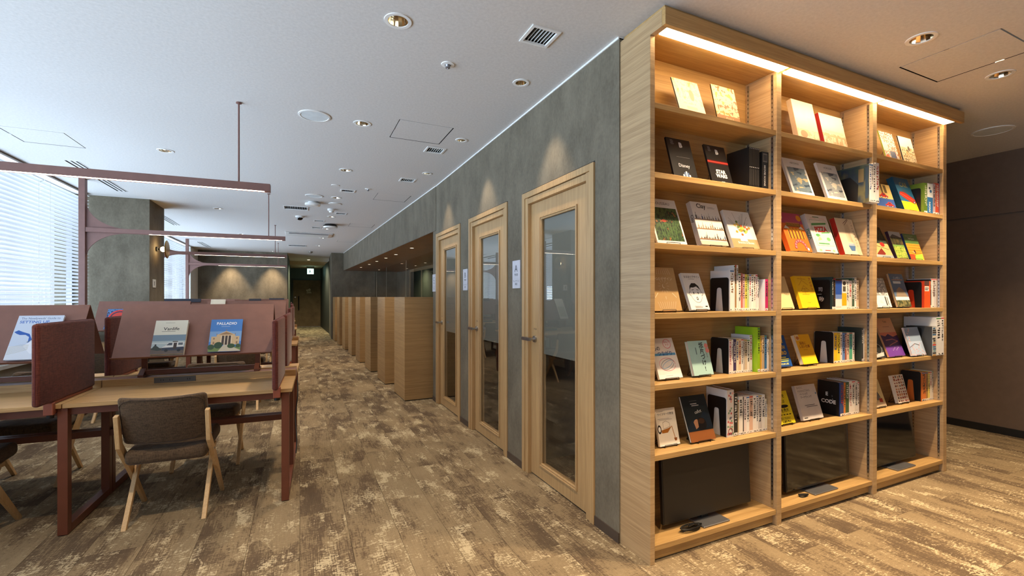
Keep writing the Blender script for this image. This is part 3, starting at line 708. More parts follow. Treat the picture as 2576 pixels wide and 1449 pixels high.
# ------------------------------------------------------------------ desks
def desk(ox, oy, rot, label):
    t = thing('desk', label, 'desk', (ox, oy, 0), R(rot), 'back-to-back desk rows')
    L = 2.19
    for sgn in (0, 1):
        y0, y1 = (0, .50) if sgn == 0 else (.70, 1.20)
        for a, b_ in ((-1.135, 0), (-L, -1.14)):
            MB().box(a, b_, y0, y1, .702, .727).build('desktop', M_desk, t, bevel=.002, seg=1)
    for a, b_ in ((-1.135, 0), (-L, -1.14)):
        MB().box(a, b_, .50, .515, .70, .773).build('spine_face', M_desk, t, bevel=.0015, seg=1)
        MB().box(a, b_, .685, .70, .70, .773).build('spine_face', M_desk, t, bevel=.0015, seg=1)
    MB().box(-L, 0, .515, .685, .70, .764).build('cable_tray', M_tray, t)
    for xo in (-.86, -2.0):
        for yo, sg in ((.50, -1), (.70, 1)):
            y0, y1 = sorted((yo, yo + sg * .004)); ou = MB().box(xo, xo + .235, y0, y1, .734, .770).build('outlet_panel', plain((96, 92, 88), .5), t, bevel=.001, seg=1)
            oh = MB()
            for k in (0, 1, 3):
                for dx in (-.007, .007):
                    xx = xo + .045 + k * .05 + dx; y2, y3 = sorted((yo + sg * .004, yo + sg * .0046)); oh.box(xx - .0018, xx + .0018, y2, y3, .746, .758)
            oh.build('socket_holes', M_black, ou)
    s = .045
    for x in (-.04, -1.137, -2.16):
        fr = MB()
        for y0 in (.0 + .01, .555, .60 + .01, 1.145):
            fr.box(x - .022, x + .022, y0, y0 + s, .004, .70)
        for y0, y1 in ((.055, .555), (.655, 1.145)):
            fr.box(x - .022, x + .022, y0, y1, .004, .049).box(x - .022, x + .022, y0, y1, .665, .70)
        fr.build('leg_frame', M_terra, t, bevel=.001, seg=1)
        for y0 in (.03, 1.165): MB().lathe([(.016, 0), (.016, .006)], 10, (x, y0, 0)).build('foot_glide', M_black, t, recalc=False)
    for a, b_ in ((-1.115, -.062), (-2.138, -1.16)):
        MB().box(a, b_, .56, .60, .395, .435).build('footrest_bar', M_terra, t); MB().box(a, b_, .61, .65, .395, .435).build('footrest_bar', M_terra, t)
        MB().box(a, b_, .03, .055, .66, .70).build('apron_rail', M_terra, t); MB().box(a, b_, 1.145, 1.17, .66, .70).build('apron_rail', M_terra, t)
    return t
DR = [(-.045, 3.258, -2.0), (-.03, 6.30, -1.2), (-.05, 9.32, 0), (-.10, 12.4, 1.0)]
dl_ = ['nearest double-sided oak desk with rust-brown metal legs', 'second double-sided oak desk, beside the grey pillar', 'third double-sided oak desk from the front', 'farthest double-sided oak desk, before the spotlit wall']
for (x, y, r), l in zip(DR, dl_): desk(x, y, r, l)
def onrow(i, px, py, z=0):
    x, y, r = DR[i]; c_, s_ = math.cos(R(r)), math.sin(R(r)); return (x + px * c_ - py * s_, y + px * s_ + py * c_, z)

# fabric dividers clamped to the desks
def rbox(w, d, hh, r, seg=3):
    bm = bmesh.new(); bmesh.ops.create_cube(bm, size=1.0); bmesh.ops.scale(bm, vec=(w, d, hh), verts=bm.verts[:])
    bmesh.ops.bevel(bm, geom=bm.edges[:], offset=r, segments=seg, profile=.5, affect='EDGES', clamp_overlap=True)
    return bm
def bm_obj(name, bm, mat, parent=None, loc=None, rot=None, smooth=True):
    me = bpy.data.meshes.new(name); bm.to_mesh(me); bm.free(); me.materials.append(mat)
    if smooth: me.shade_smooth()
    return link(name, me, parent, loc, rot)
def make_divider(label):
    t = thing('desk_divider', label, 'divider', (0, 0, 0), 0, 'fabric desk dividers')
    bm_obj('panel', rbox(.034, .64, .43, .014), M_div, t, loc=(0, .32, .215 + .008))
    pth = [(.0, -.0005, .03), (0, -.0005, .42), (0, .012, .4385), (0, .628, .4385), (0, .6405, .42), (0, .6405, .03)]
    MB().tube(pth, .0022, 5).build('seam_piping', plain((92, 36, 40), .8), t)
    MB().box(-.012, .012, .149, .62, -.0076, .010).box(-.021, .021, .122, .1485, -.060, .006).box(-.019, .019, .1485, .172, -.058, -.036).build('clamp', plain((150, 80, 58), .45), t, bevel=.003, seg=1)
    MB().lathe([(.016, -.078), (.016, -.060), (.012, -.060)], 14, (0, .146, 0)).build('clamp_knob', M_black, t, recalc=False)
    return t
dv = make_divider('x'); first = True
rown = ['nearest', 'second', 'third', 'farthest']
for i in range(4):
    for px, pn in ((-.086, 'at the aisle end'), (-1.182, 'between the two seats')):
        for back in (0, 1):
            o = dv if first else copy_tree(dv); first = False
            o.location = onrow(i, px, -.15 if not back else 1.35, .735); o.rotation_euler = (0, 0, R(DR[i][2]) + (PI if back else 0))
            o['label'] = 'rust fabric divider %s of the %s desk, %s side' % (pn, rown[i], 'far' if back else 'near')

# magazine racks shaped like a tent over the desk spine
M_rack = plain((132, 90, 76), .5)
def make_rack():
    t = thing('display_rack', 'x', 'display rack', (0, 0, 0), 0, 'tent-shaped display racks')
    w = .45
    for sgn in (-1, 1):
        b = MB().obox((0, sgn * .002, .487), (0, sgn * .215, .145), .90, .004, up=(1, 0, 0)).build('board', M_rack, t)
        MB().obox((0, sgn * .216, .143), (0, sgn * .245, .156), .90, .003, up=(1, 0, 0)).build('ledge', M_rack, b)
    for x in (-.34, .34):
        MB().obox((x, 0, .012), (x, 0, .46), .032, .012, up=(1, 0, 0)).build('stem', M_terra, t)
        MB().obox((x, -.085, .008), (x, .085, .008), .03, .014, up=(1, 0, 0)).obox((x, -.08, .012), (x, -.02, .05), .03, .008, up=(1, 0, 0)).build('foot', M_terra, t)
    MB().obox((-.33, -.03, .028), (.33, -.03, .028), .030, .022, up=(0, 0, 1)).build('base_bar', M_terra, t)
    return t
rk = make_rack(); first = True; RACK = {}
for i in range(4):
    for px in (-.60, -1.68):
        o = rk if first else copy_tree(rk); first = False
        o.location = onrow(i, px, .60, .7735); o.rotation_euler = (0, 0, R(DR[i][2]))
        o['label'] = 'dusty pink tent display rack on the %s desk, %s' % (rown[i], 'aisle side' if px > -1 else 'window side'); RACK[(i, px)] = o

# ------------------------------------------------------------------ chairs
def make_chair():
    t = thing('chair', 'x', 'chair', (0, 0, 0), 0, 'upholstered oak desk chairs')
    # seat pad
    bm = rbox(.40, .44, .085, .03, 3)
    for v in bm.verts: v.co.z += .012 * (v.co.y / .22) - .01 * (1 - (v.co.x / .2) ** 2)
    bm_obj('seat', bm, M_seat, t, loc=(0, .025, .405))
    # backrest: curved pad
    bm = rbox(.42, .05, .285, .022, 3); bmesh.ops.subdivide_edges(bm, edges=[e for e in bm.edges if abs(e.verts[0].co.x - e.verts[1].co.x) > .2], cuts=7, use_grid_fill=True)
    def bend(x, z): return .045 * (x / .21) ** 2 - .05 * (z / .14)
    for v in bm.verts: v.co.y += bend(v.co.x, v.co.z); v.co.z += .008 * (v.co.x / .21) ** 2
    bo = bm_obj('backrest', bm, M_seat, t, loc=(0, -.235, .605))
    for yy in (-.0255, .0255):
        pts = []
        for k in range(32):
            a = 2 * PI * k / 32; x = .2 * max(-1, min(1, 1.25 * math.cos(a))); z = .133 * max(-1, min(1, 1.25 * math.sin(a)))
            pts.append((x, yy * .93 + bend(x, z), z + .008 * (x / .21) ** 2))
        MB().tube(pts, .0022, 5, closed=True).build('piping', plain((62, 48, 38), .9), bo)
    for sgn in (-1, 1):
        x = sgn * .214
        # upright that turns into the front leg
        def bar(p, q, w0, w1):
            p, q = Vector(p), Vector(q); d = (q - p).normalized(); n = Vector((0, -d.z, d.y))
            return [tuple(p + n * w0), tuple(q + n * w1), tuple(q - n * w1), tuple(p - n * w0)]
        path = [(-.245, .655), (-.205, .475), (-.06, .32), (.205, 0)]
        wd = [.016, .024, .024, .013]; lf, rt = [], []
        for k, (y, z) in enumerate(path):
            a = path[max(0, k - 1)]; b2 = path[min(3, k + 1)]; d = Vector((b2[0] - a[0], b2[1] - a[1])).normalized(); n = Vector((-d.y, d.x))
            lf.append((y + n.x * wd[k], z + n.y * wd[k])); rt.append((y - n.x * wd[k], z - n.y * wd[k]))
        MB().prism(lf + rt[::-1], 'x', x - .011, x + .011).build('front_leg', M_leg, t, bevel=.002, seg=1)
        lf, rt = [(.085, .372), (.04, .372), (-.228, 0), (-.200, 0)], []
        x2 = x - sgn * .024
        MB().prism(lf, 'x', x2 - .012, x2 + .012).build('rear_leg', M_leg, t, bevel=.002, seg=1)
        MB().lathe([(.006, 0), (.006, .003)], 8, (x + sgn * .0112, -.20, .50), axis='x').lathe([(.006, 0), (.006, .003)], 8, (x + sgn * .0112, -.12, .385), axis='x').build('bolt', M_steel, t, recalc=False)
    MB().box(-.19, .19, .10, .125, .345, .37).box(-.19, .19, -.10, -.075, .335, .36).build('seat_rail', M_leg, t)
    return t
ch = make_chair(); first = True
CH = [(0, -.66, .165, 0, 'brown fabric chair in the foreground, seen from behind'), (0, -1.69, .165, 0, 'brown fabric chair cut by the left picture edge, near side'),
      (0, -.64, 1.06, 180, 'brown chair across the nearest desk, aisle side'), (0, -1.72, 1.06, 180, 'brown chair across the nearest desk, window side'),
      (1, -.62, -.05, 4, 'brown chair pulled up to the second desk, near aisle seat'), (1, -1.72, .0, -3, 'brown chair pulled up to the second desk, near window seat'),
      (1, -.66, 1.2, 180, 'brown chair at the far aisle seat of the second desk'), (1, -1.75, 1.18, 182, 'brown chair at the far window seat of the second desk'),
      (2, -.62, .05, 0, 'brown chair at the near aisle seat of the third desk'), (2, -1.7, .05, 0, 'brown chair at the near window seat of the third desk'),
      (2, -.66, 1.15, 180, 'brown chair at the far aisle seat of the third desk'), (3, -.64, .08, 0, 'brown chair at the near aisle seat of the farthest desk'), (3, -1.7, .08, 0, 'brown chair at the near window seat of the farthest desk')]
for i, px, py, rz, l in CH:
    o = ch if first else copy_tree(ch); first = False
    o.location = onrow(i, px, py); o.rotation_euler = (0, 0, R(DR[i][2] + rz)); o['label'] = l

# ------------------------------------------------------------------ linear pendant lamps on posts
LAMP = [(-.194, 3.755, -2.3), (-.178, 6.911, -1.6), (-.23, 9.9, -.8), (-.30, 13.1, 0)]
M_strip = emit('lamp_strip', (1.0, .80, .58), 18.0)
ll = ['nearest dusty pink linear pendant lamp, crossing the upper left', 'second linear pendant lamp, its post with curved brackets by the window', 'third linear pendant lamp, partly hidden by the grey pillar', 'farthest linear pendant lamp, before the spotlit wall']
for (x, y, r), l in zip(LAMP, ll):
    t = thing('pendant_lamp', l, 'lamp', (x, y, 0), R(r), 'linear pendant lamps above the desks')
    L = 2.10; z0, z1 = 2.078, 2.132; h2 = .027
    MB().box(-L, 0, -h2, h2, z0 + .004, z1).box(-L, 0, -h2, -h2 + .006, z0, z0 + .004).box(-L, 0, h2 - .006, h2, z0, z0 + .004).build('bar', M_pink, t, bevel=.0008, seg=1)
    MB().box(-1.50, -.04, -.013, .013, z0 + .001, z0 + .004).build('light_strip', M_strip, t)
    MB().tube([(-.20, 0, z1), (-.20, 0, 2.70)], .006, 8).build('hanging_rod', M_pink, t)
    MB().lathe([(.018, 2.70), (.018, 2.692), (.006, 2.690)], 16, (-.20, 0, 0)).build('ceiling_rose', M_pink, t, recalc=False)
    MB().box(-L - .06, -L, -.032, .032, 0, 2.70).build('post', M_pink, t, bevel=.001, seg=1)
    for up in (1, -1):
        zb = z1 if up > 0 else z0; hh, ww = .31, .40
        pts = [(-L, zb), (-L + ww, zb)] + [(-L + ww - ww * math.sin(a), zb + up * (hh - hh * math.cos(a))) for a in [PI / 2 * k / 14 for k in range(1, 15)]]
        MB().prism(pts, 'y', -.005, .005).build('bracket', M_pink, t)

# ------------------------------------------------------------------ pillar fittings
t = thing('wall_lamp', 'small round wall lamp with brass disc on the grey pillar', 'lamp', (-1.935, 8.36, 2.025))
MB().lathe([(.035, 0), (.035, .02), (.012, .025), (.012, .06)], 16, axis='x').build('mount', M_black, t, recalc=False)
MB().lathe([(.001, .05), (.028, .06), (.04, .085), (.028, .112), (.001, .12)], 16, axis='x').build('bulb', emit('bulb_glow', (1.0, .72, .36), 30), t, smooth=True, recalc=False)
MB().lathe([(.001, .125), (.13, .128), (.135, .134), (.12, .142), (.001, .146)], 28, axis='x').build('disc', M_brass, t, recalc=False)
t = thing('light_switch', 'white double light switch plate on the grey pillar', 'switch', (-1.935, 8.25, 1.45))
MB().box(0, .008, -.075, .075, 0, .12).build('plate', M_whiteg, t, bevel=.002, seg=1)
MB().box(.008, .012, .012, .055, .02, .10).build('rocker', M_whiteg, t); MB().box(.008, .0085, -.02, .0, .03, .09).build('slot', M_dark2, t)
# cable hanging down by the near desk's aisle end
pts = [onrow(0, .012 + .006 * math.sin(k * .7), .45 - .02 * k, .70 - .035 * k) for k in range(14)]
tag(MB().tube(pts, .004, 6).build('desk_cable', M_black), 'black cable hanging at the aisle end of the nearest desk', 'cable')

# ------------------------------------------------------------------ books
def book_body(t, w, H, th, col, spine=None, bind='L'):
    mc = plain(col, .35, var=.03); c = .0014
    cv = MB().box(0, w, 0, c, 0, H).box(0, w, th - c, th, 0, H)
    sp = (0, c) if bind == 'L' else (w - c, w)
    cv.build('cover', mc, t)
    MB().box(sp[0], sp[1], c, th - c, 0, H).build('spine', plain(spine or col, .35, var=.03), t)
    a, b_ = (c, w - .002) if bind == 'L' else (.002, w - c)
    MB().box(a, b_, c, th - c, .002, H - .002).build('page_block', M_paper, t)
def easel(cx, Yb, z, lean, label, w, th):
    s = MB(); a = math.tan(R(lean)); b_ = th / math.cos(R(lean)) + .004; k = min(.045, w * .3)
    for dx in (-k, k):
        s.tube([(dx, -.006, .0145), (dx, -.006, .002), (dx, .078, .002), (dx, b_ + .10 * a, .10)], .0015, 5)
        s.tube([(dx, .078, .002), (dx, b_ + .05 * a, .05)], .0015, 5)
    s.tube([(-k, -.006, .0145), (k, -.006, .0145)], .0015, 5).tube([(-k, .078, .002), (k, .078, .002)], .0015, 5)
    o = s.build('book_easel', M_black, None, (cx, Yb, z)); tag(o, label, 'book stand', 'black wire book easels')
def face_book(d, label, col, draw, spine=None, bind='L', easel_label=None, sp_text=None):
    x0, w, Yb, z, H, lean, th = d; zs = z - .012; z = zs + .006 + th * math.sin(R(lean))
    t = thing('book', label, 'book', (x0, Yb, z), 0, 'face-out books on the bookcase'); t.rotation_euler = (R(-lean), 0, 0)
    book_body(t, w, H, th, col, spine, bind)
    g = Draw(w, H); draw(g); 
    if g.mb.f: g.build('cover_print', t)
    if sp_text:
        s = Draw(th, H).text(sp_text[0], .3, sp_text[1], sp_text[2], sp_text[3], 'LEFT', bold=.01, rot=-90)
        s.build('spine_print', t, loc=(0, th, 0), rot=(0, 0, R(-90)))
    easel(x0 + w / 2, Yb, zs + .0003, lean, easel_label or 'black wire easel under the ' + ' '.join(label.split()[:11]).rstrip(','), w, th)
FB = {
'garden': (1.808, .189, 1.785, 2.284, .227, 18.0, .008), 'gold': (2.081, .182, 1.785, 2.284, .231, 12.7, .008), 'b1': (1.764, .169, 1.785, 1.941, .238, 16.0, .011), 'b2': (2.039, .160, 1.785, 1.941, .237, 15.6, .011),
'jungle': (1.65, .203, 1.785, 1.592, .265, 20.5, .012), 'clay': (1.95, .205, 1.78, 1.592, .26, 18.3, .03), 'blooms': (2.206, .215, 1.785, 1.592, .237, 19.5, .02), 'kraft': (1.63, .188, 1.785, 1.245, .236, 16.2, .015), 'face': (1.884, .135, 1.785, 1.245, .214, 21.4, .018),
'heart': (1.67, .159, 1.792, .892, .217, 22.0, .014), 'paper': (1.91, .144, 1.79, .892, .188, 15.8, .02), 'whisky': (1.679, .137, 1.798, .545, .187, 13.4, .014), 'cafe': (1.874, .180, 1.776, .545, .242, 20.0, .012),
'cream': (2.775, .212, 1.785, 2.284, .274, 11.3, .03), 'redspine': (3.039, .247, 1.785, 2.284, .23, 11.6, .025), 'boat': (2.725, .21, 1.785, 1.941, .261, 18.0, .014), 'sea': (3.07, .21, 1.785, 1.941, .27, 17.5, .016),
'orange': (2.695, .211, 1.785, 1.592, .263, 19.0, .028), 'pizza': (2.947, .22, 1.78, 1.592, .267, 17.6, .032), 'japan': (3.241, .198, 1.78, 1.592, .259, 15.5, .035), 'beige': (2.578, .156, 1.785, 1.245, .209, 18.6, .012), 'yellow': (2.808, .172, 1.785, 1.245, .209, 16.3, .022),
'zero': (2.59, .147, 1.8, .892, .195, 17.6, .014), 'yelB': (2.836, .145, 1.795, .892, .19, 19.5, .026), 'sell': (2.594, .168, 1.797, .545, .195, 19.3, .013), 'gray': (2.836, .2, 1.795, .545, .214, 16.7, .02),
'mag1': (3.744, .175, 1.785, 2.284, .231, 14.2, .009), 'mag2': (3.974, .18, 1.785, 2.284, .223, 12.1, .009), 'redcar': (3.632, .235, 1.785, 1.941, .19, 15.2, .012), 'car': (3.946, .203, 1.775, 1.941, .263, 17.0, .04), 'food': (3.617, .215, 1.785, 1.592, .247, 22.0, .014),
'garden2': (3.865, .15, 1.78, 1.592, .208, 17.0, .022), 'spaces': (4.058, .19, 1.785, 1.592, .204, 16.0, .014), 'white': (3.632, .175, 1.785, 1.245, .214, 15.3, .012), 'nippon': (3.887, .18, 1.785, 1.245, .249, 14.7, .014),
'darkcar': (3.555, .172, 1.782, .892, .246, 18.1, .012), 'trails': (3.768, .212, 1.784, .892, .285, 20.0, .012), 'blossom': (3.988, .19, 1.745, .892, .208, 15.8, .014), 'tan': (3.64, .13, 1.8, .545, .187, 17.9, .012), 'icons': (3.923, .145, 1.799, .545, .2, 13.2, .022)}
K = (24, 22, 22); Wh = (240, 238, 234); RED = (196, 44, 36); BLU = (48, 92, 170); YEL = (240, 198, 36); GRN = (74, 138, 60)
def d_garden(g):
    g.rect(0, 0, 1, 1, art('meadow_print', [(150, 176, 132), (206, 216, 196), (236, 232, 222), (168, 186, 206), (222, 206, 176)], 30)).rect(0, 0, 1, .3, (238, 232, 222)).ell(.62, .58, .09, .16, (176, 160, 140)).bars(.3, .85, .16, 1, .1, (226, 214, 196), .8)
def d_gold(g):
    g.rect(0, 0, 1, 1, art('gold_print', [(206, 160, 64), (236, 220, 186), (150, 96, 50), (222, 188, 96)], 26)).rect(0, 0, 1, .2, (176, 128, 84)).text('DALI', .55, .07, .12, (236, 220, 180), bold=.015)
def d_b1(g):
    g.text('B', .56, .79, .17, (214, 212, 210), bold=.05).bars(.14, .30, .95, 6, .022, (150, 150, 150)).rect(.28, .53, .84, .534, (190, 190, 190)).text('Disney', .52, .28, .12, (226, 226, 230), bold=.01)
    for k, (a, b_) in enumerate(((.42, .10), (.48, .15), (.55, .18), (.62, .15), (.68, .10))): g.rect(a - .03, 0, a + .03, b_, (92, 116, 158) if k % 2 else (206, 214, 228))
def d_b2(g):
    g.rect(0, .52, 1, .60, (120, 18, 16)).rect(0, .545, 1, .575, (238, 70, 56)).text('B', .56, .78, .17, (214, 212, 210), bold=.05).bars(.14, .30, .95, 6, .022, (150, 150, 150)).text('STAR', .53, .27, .13, Wh, bold=.04).text('WARS', .53, .16, .13, Wh, bold=.04).rect(.46, 0, .62, .06, (200, 200, 200))
def d_jungle(g):
    g.rect(.05, .06, .95, .80, art('leaf_print', [(18, 28, 18), (40, 66, 38), (70, 94, 50), (26, 44, 30), (150, 96, 44), (52, 84, 66)], 34, (1, 1, .6))).text('ROUSSEAU', .50, .87, .085, (60, 58, 52), bold=.0).rect(.46, .022, .60, .034, (130, 130, 130))
    for a in range(7): g.line([(.3 + .07 * a, .1), (.24 + .09 * a, .45)], .003, (86, 122, 70))
    g.ell(.42, .5, .08, .03, (170, 60, 40))
def d_clay(g):
    g.text('Clay', .36, .86, .15, K, bold=.02).bars(.56, .9, .90, 3, .018, (120, 110, 100), .3)
    r = random.Random(2)
    for v in (.60, .38, .14):
        g.rect(0, v - .02, 1, v, (150, 112, 80))
        u = .06
        while u < .94:
            hh = r.uniform(.04, .16); ww = r.uniform(.02, .05); c = r.choice([(60, 56, 52), (110, 100, 92), (70, 84, 120), (150, 130, 110)])
            g.rect(u, v, u + ww, v + hh * .55, c).rect(u + ww * .35, v + hh * .55, u + ww * .65, v + hh, c); u += ww + r.uniform(.02, .07)
    g.rect(0, 0, 1, .09, (206, 190, 172))
def d_blooms(g):
    g.rect(0, 0, 1, .24, (176, 146, 104)).poly([(.34, .18), (.62, .18), (.58, .42), (.38, .42)], Wh)
    r = random.Random(5)
    for k in range(12): g.line([(.48, .42), (.5 + r.uniform(-.4, .4), r.uniform(.65, .97))], .0016, (88, 74, 50))
    for k in range(26): g.ell(.48 + r.gauss(0, .14), .50 + r.gauss(0, .08), .045, .035, r.choice([(232, 140, 40), (240, 176, 60), (206, 92, 40), (236, 200, 90), (96, 120, 60)]), 8)
    g.text('Branches & Blooms', .52, .11, .085, Wh, bold=.012, sx=.82)
def d_kraft(g):
    c = (236, 222, 190)
    for k in range(9): g.line([(.5 + .13 * (k - 4) * .5, .97), (.5 + .13 * (k - 4) * .62, .84)], .0016, c)
    g.text('RPGのデザイン', .5, .70, .085, c, bold=.01).ell(.5, .56, .05, .05, c).ell(.52, .57, .045, .045, (196, 160, 108))
    for a in range(12): an = a / 12 * 2 * PI; g.line([(.5 + .12 * math.cos(an), .56 + .10 * math.sin(an)), (.5 + .2 * math.cos(an), .56 + .16 * math.sin(an))], .0014, c)
    g.line([(.12, .3), (.24, .40)], .003, c).line([(.88, .3), (.76, .40)], .003, c).text('!', .5, .26, .09, c, bold=.02)
    for k in range(9): g.line([(.5 + .13 * (k - 4) * .62, .2), (.5 + .13 * (k - 4) * .5, .05)], .0016, c)
def d_face(g):
    g.text('なるほどデザイン', .52, .87, .068, K, bold=.012).bars(.3, .75, .83, 1, .02, (120, 110, 105), .4)
    hd = [(.5 + .30 * math.cos(a), .45 + .26 * math.sin(a)) for a in [2 * PI * k / 26 for k in range(27)]]
    g.ell(.19, .43, .06, .05, K).ell(.81, .43, .06, .05, K).ell(.5, .45, .31, .265, K).ell(.5, .445, .295, .25, Wh).ell(.19, .43, .045, .037, Wh).ell(.81, .43, .045, .037, Wh)
    g.poly([(.2, .52), (.26, .64), (.40, .72), (.60, .72), (.74, .64), (.80, .52), (.74, .56), (.62, .63), (.44, .60), (.30, .60)], K)
    g.ell(.38, .45, .025, .035, K).ell(.62, .45, .025, .035, K).ell(.5, .30, .05, .045, K).ell(.5, .305, .025, .022, Wh).line([(.32, .53), (.42, .54)], .003, K).line([(.58, .54), (.68, .53)], .003, K)
    g.bars(.2, .7, .09, 3, .02, (130, 130, 130), .35).rect(.80, .07, .92, .10, K)
def d_heart(g):
    g.ell(.70, .85, .17, .12, (226, 120, 132)).ell(.70, .85, .15, .105, (246, 236, 234)).text('セルフ', .70, .87, .06, (206, 60, 80), bold=.015).text('ケア', .70, .80, .06, (206, 60, 80), bold=.015)
    g.rect(.02, .56, .96, .62, (92, 158, 206)).text('心の', .2, .70, .12, (60, 60, 70), bold=.02).text('つながり', .52, .57, .12, (40, 70, 130), bold=.02)
    for k in range(3): g.line([(.5 + (.34 - .05 * k) * math.cos(a), .34 + (.16 - .03 * k) * math.sin(a + .4 * k)) for a in [2 * PI * j / 20 for j in range(20)]], .0022, [(220, 110, 130), (90, 100, 110), (110, 170, 210)][k])
    g.rect(0, 0, 1, .10, Wh).bars(.3, .7, .06, 1, .02, (150, 150, 150))
def d_paper(g):
    g.vtext('紙片づけ!', .64, .80, .175, K, bold=.02, gap=.97).vtext('人生が変わる', .86, .86, .072, (90, 60, 60)).ell(.90, .84, .10, .07, (236, 150, 140)).ell(.92, .70, .10, .07, (236, 150, 140)).rect(.32, .60, .36, .80, (110, 130, 128))
def d_whisky(g):
    g.text('ウイスキーの教室', .5, .82, .075, (70, 62, 56), bold=.005).bars(.06, .5, .92, 1, .03, (130, 120, 110)).bars(.06, .85, .72, 2, .03, (140, 130, 122), .25)
    g.line([(.3, .62), (.45, .66), (.62, .60), (.64, .5), (.3, .45), (.3, .62)], .0018, (150, 130, 110)).poly([(.18, .42), (.55, .46), (.72, .50), (.48, .34), (.2, .34)], (168, 104, 40)).line([(.72, .5), (.80, .18)], .004, (176, 112, 46)).poly([(.74, .18), (.90, .18), (.86, .10), (.78, .10)], (140, 80, 30)).ell(.10, .45, .09, .12, (60, 50, 44)).ell(.10, .45, .055, .07, Wh).rect(.0, .0, 1, .03, Wh)
def d_cafe(g):
    g.rect(0, 0, 1, .22, (138, 82, 42)).poly([(.0, .22), (1, .26), (1, .55), (.75, .62), (.6, .5), (.2, .45), (0, .3)], (32, 44, 56)).ell(.42, .40, .13, .07, (190, 140, 106)).ell(.58, .36, .20, .14, (30, 26, 26)).ell(.60, .42, .13, .06, (66, 44, 30)).poly([(.28, .42), (.46, .46), (.44, .30), (.32, .26)], (186, 134, 100)).bars(.32, .68, .80, 2, .04, (200, 194, 186), .5).text('cafict', .56, .60, .10, (226, 220, 212), rot=8).bars(.3, .72, .87, 1, .02, (120, 120, 120), .4)
def d_cream(g): g.rect(0, .0, 1, .28, art('pale_print', [(226, 206, 176), (240, 228, 210), (206, 160, 140)], 24)).ell(.3, .16, .16, .09, (206, 150, 120)).rect(.6, .3, .9, .6, (238, 226, 210))
def d_redsp(g):
    g.rect(0, 0, 1, .4, art('crowd_print', [(214, 176, 140), (240, 226, 208), (176, 140, 120)], 40, (1, 1, .5))).rect(.1, .42, .9, .5, (232, 214, 196)).rect(0, .30, 1, .36, (216, 186, 150))
    for k in range(7): g.line([(.1 + k * .13, .02), (.16 + k * .12, .3)], .004, (236, 220, 200))
def d_boat(g): g.rect(.10, .10, .92, .76, art('harbour_print', [(52, 72, 92), (110, 128, 140), (196, 180, 140), (222, 206, 170)], 10, (.6, 1, 2.2), 3)).text('HIROSHIGE', .53, .86, .08, (70, 66, 62), sx=.85).rect(.46, .03, .60, .042, (130, 130, 130))
def d_sea(g): g.rect(.10, .10, .92, .76, art('seascape_print', [(70, 78, 92), (150, 156, 160), (214, 206, 190), (186, 176, 158)], 9, (.6, 1, 2.4), 3)).text('HOKUSAI', .53, .86, .085, (70, 66, 62), sx=.9).rect(.46, .03, .60, .042, (130, 130, 130))
def d_orange(g):
    g.rect(0, .72, 1, 1, (176, 70, 116)).ell(.88, .88, .11, .08, (226, 150, 40)).ell(.05, .88, .08, .06, (232, 214, 196)).rect(.20, .64, .85, .73, (70, 40, 30))
    for k in range(12): g.rect(.22 + k * .052, .65, .24 + k * .052, .75, (236, 180, 60))
    for k in range(5): g.rect(.17 + k * .145, .32, .29 + k * .145, .56, (240, 170, 50)).ell(.23 + k * .145, .56, .06, .05, (240, 170, 50)).rect(.20 + k * .145, .32, .26 + k * .145, .54, (110, 40, 30))
    g.poly([(.05, .58), (.15, .66), (.3, .58)], Wh).poly([(.72, .60), (.86, .66), (.96, .57)], Wh)
    for a in range(8): g.ell(.55 + .24 * math.cos(PI * a / 7), .10 + .17 * math.sin(PI * a / 7), .05, .04, (150, 64, 110)).ell(.55 + .24 * math.cos(PI * a / 7), .10 + .17 * math.sin(PI * a / 7), .03, .022, (230, 150, 120))
    g.ell(.85, .06, .045, .035, Wh)
def d_pizza(g):
    g.rect(.12, .18, .93, .86, (150, 140, 120)).rect(.13, .188, .92, .852, (226, 222, 210)).poly([(.14, .70), (.85, .76), (.88, .81), (.16, .76)], (70, 150, 80)).text('PIZZA', .53, .55, .19, RED, bold=.05, rot=4, sx=.92).poly([(.5, .50), (.9, .53), (.9, .56), (.5, .53)], (80, 170, 90)).ell(.30, .45, .10, .04, (90, 170, 90)).poly([(.22, .3), (.44, .34), (.34, .44)], (232, 190, 150)).ell(.75, .36, .09, .05, (120, 190, 120)).bars(.2, .9, .22, 1, .04, (90, 165, 100), .8)
    for u0 in (.18, .6): g.line([(u0, .90), (u0 + .26, .90)], .0015, RED)
    g.bars(.3, .72, .925, 1, .03, (110, 140, 100), .8).rect(.4, .05, .66, .07, RED).ell(.2, .06, .06, .03, (150, 190, 150)).ell(.82, .06, .06, .03, (150, 190, 150))
def d_japan(g):
    g.line([(.45, .82), (.72, .97)], .004, (90, 44, 30)).line([(.40, .86), (.70, .99)], .004, (90, 44, 30))
    for k in range(10): g.line([(.40 + .028 * k + .02 * math.sin(j * .8), .84 - .055 * j) for j in range(10)], .0016, (176, 150, 110))
    g.rect(.36, .24, .70, .30, (150, 164, 180)).poly([(.34, .24), (.72, .24), (.64, .10), (.42, .10)], (70, 104, 150))
    for k, ch_ in enumerate('JAPANEASY'): g.text(ch_, .84, .88 - k * .082, .06, (90, 30, 24), bold=.01, rot=-20)
def d_beige(g): g.text('NESS', .94, .42, .10, (120, 104, 80), 'RIGHT', sx=.95)
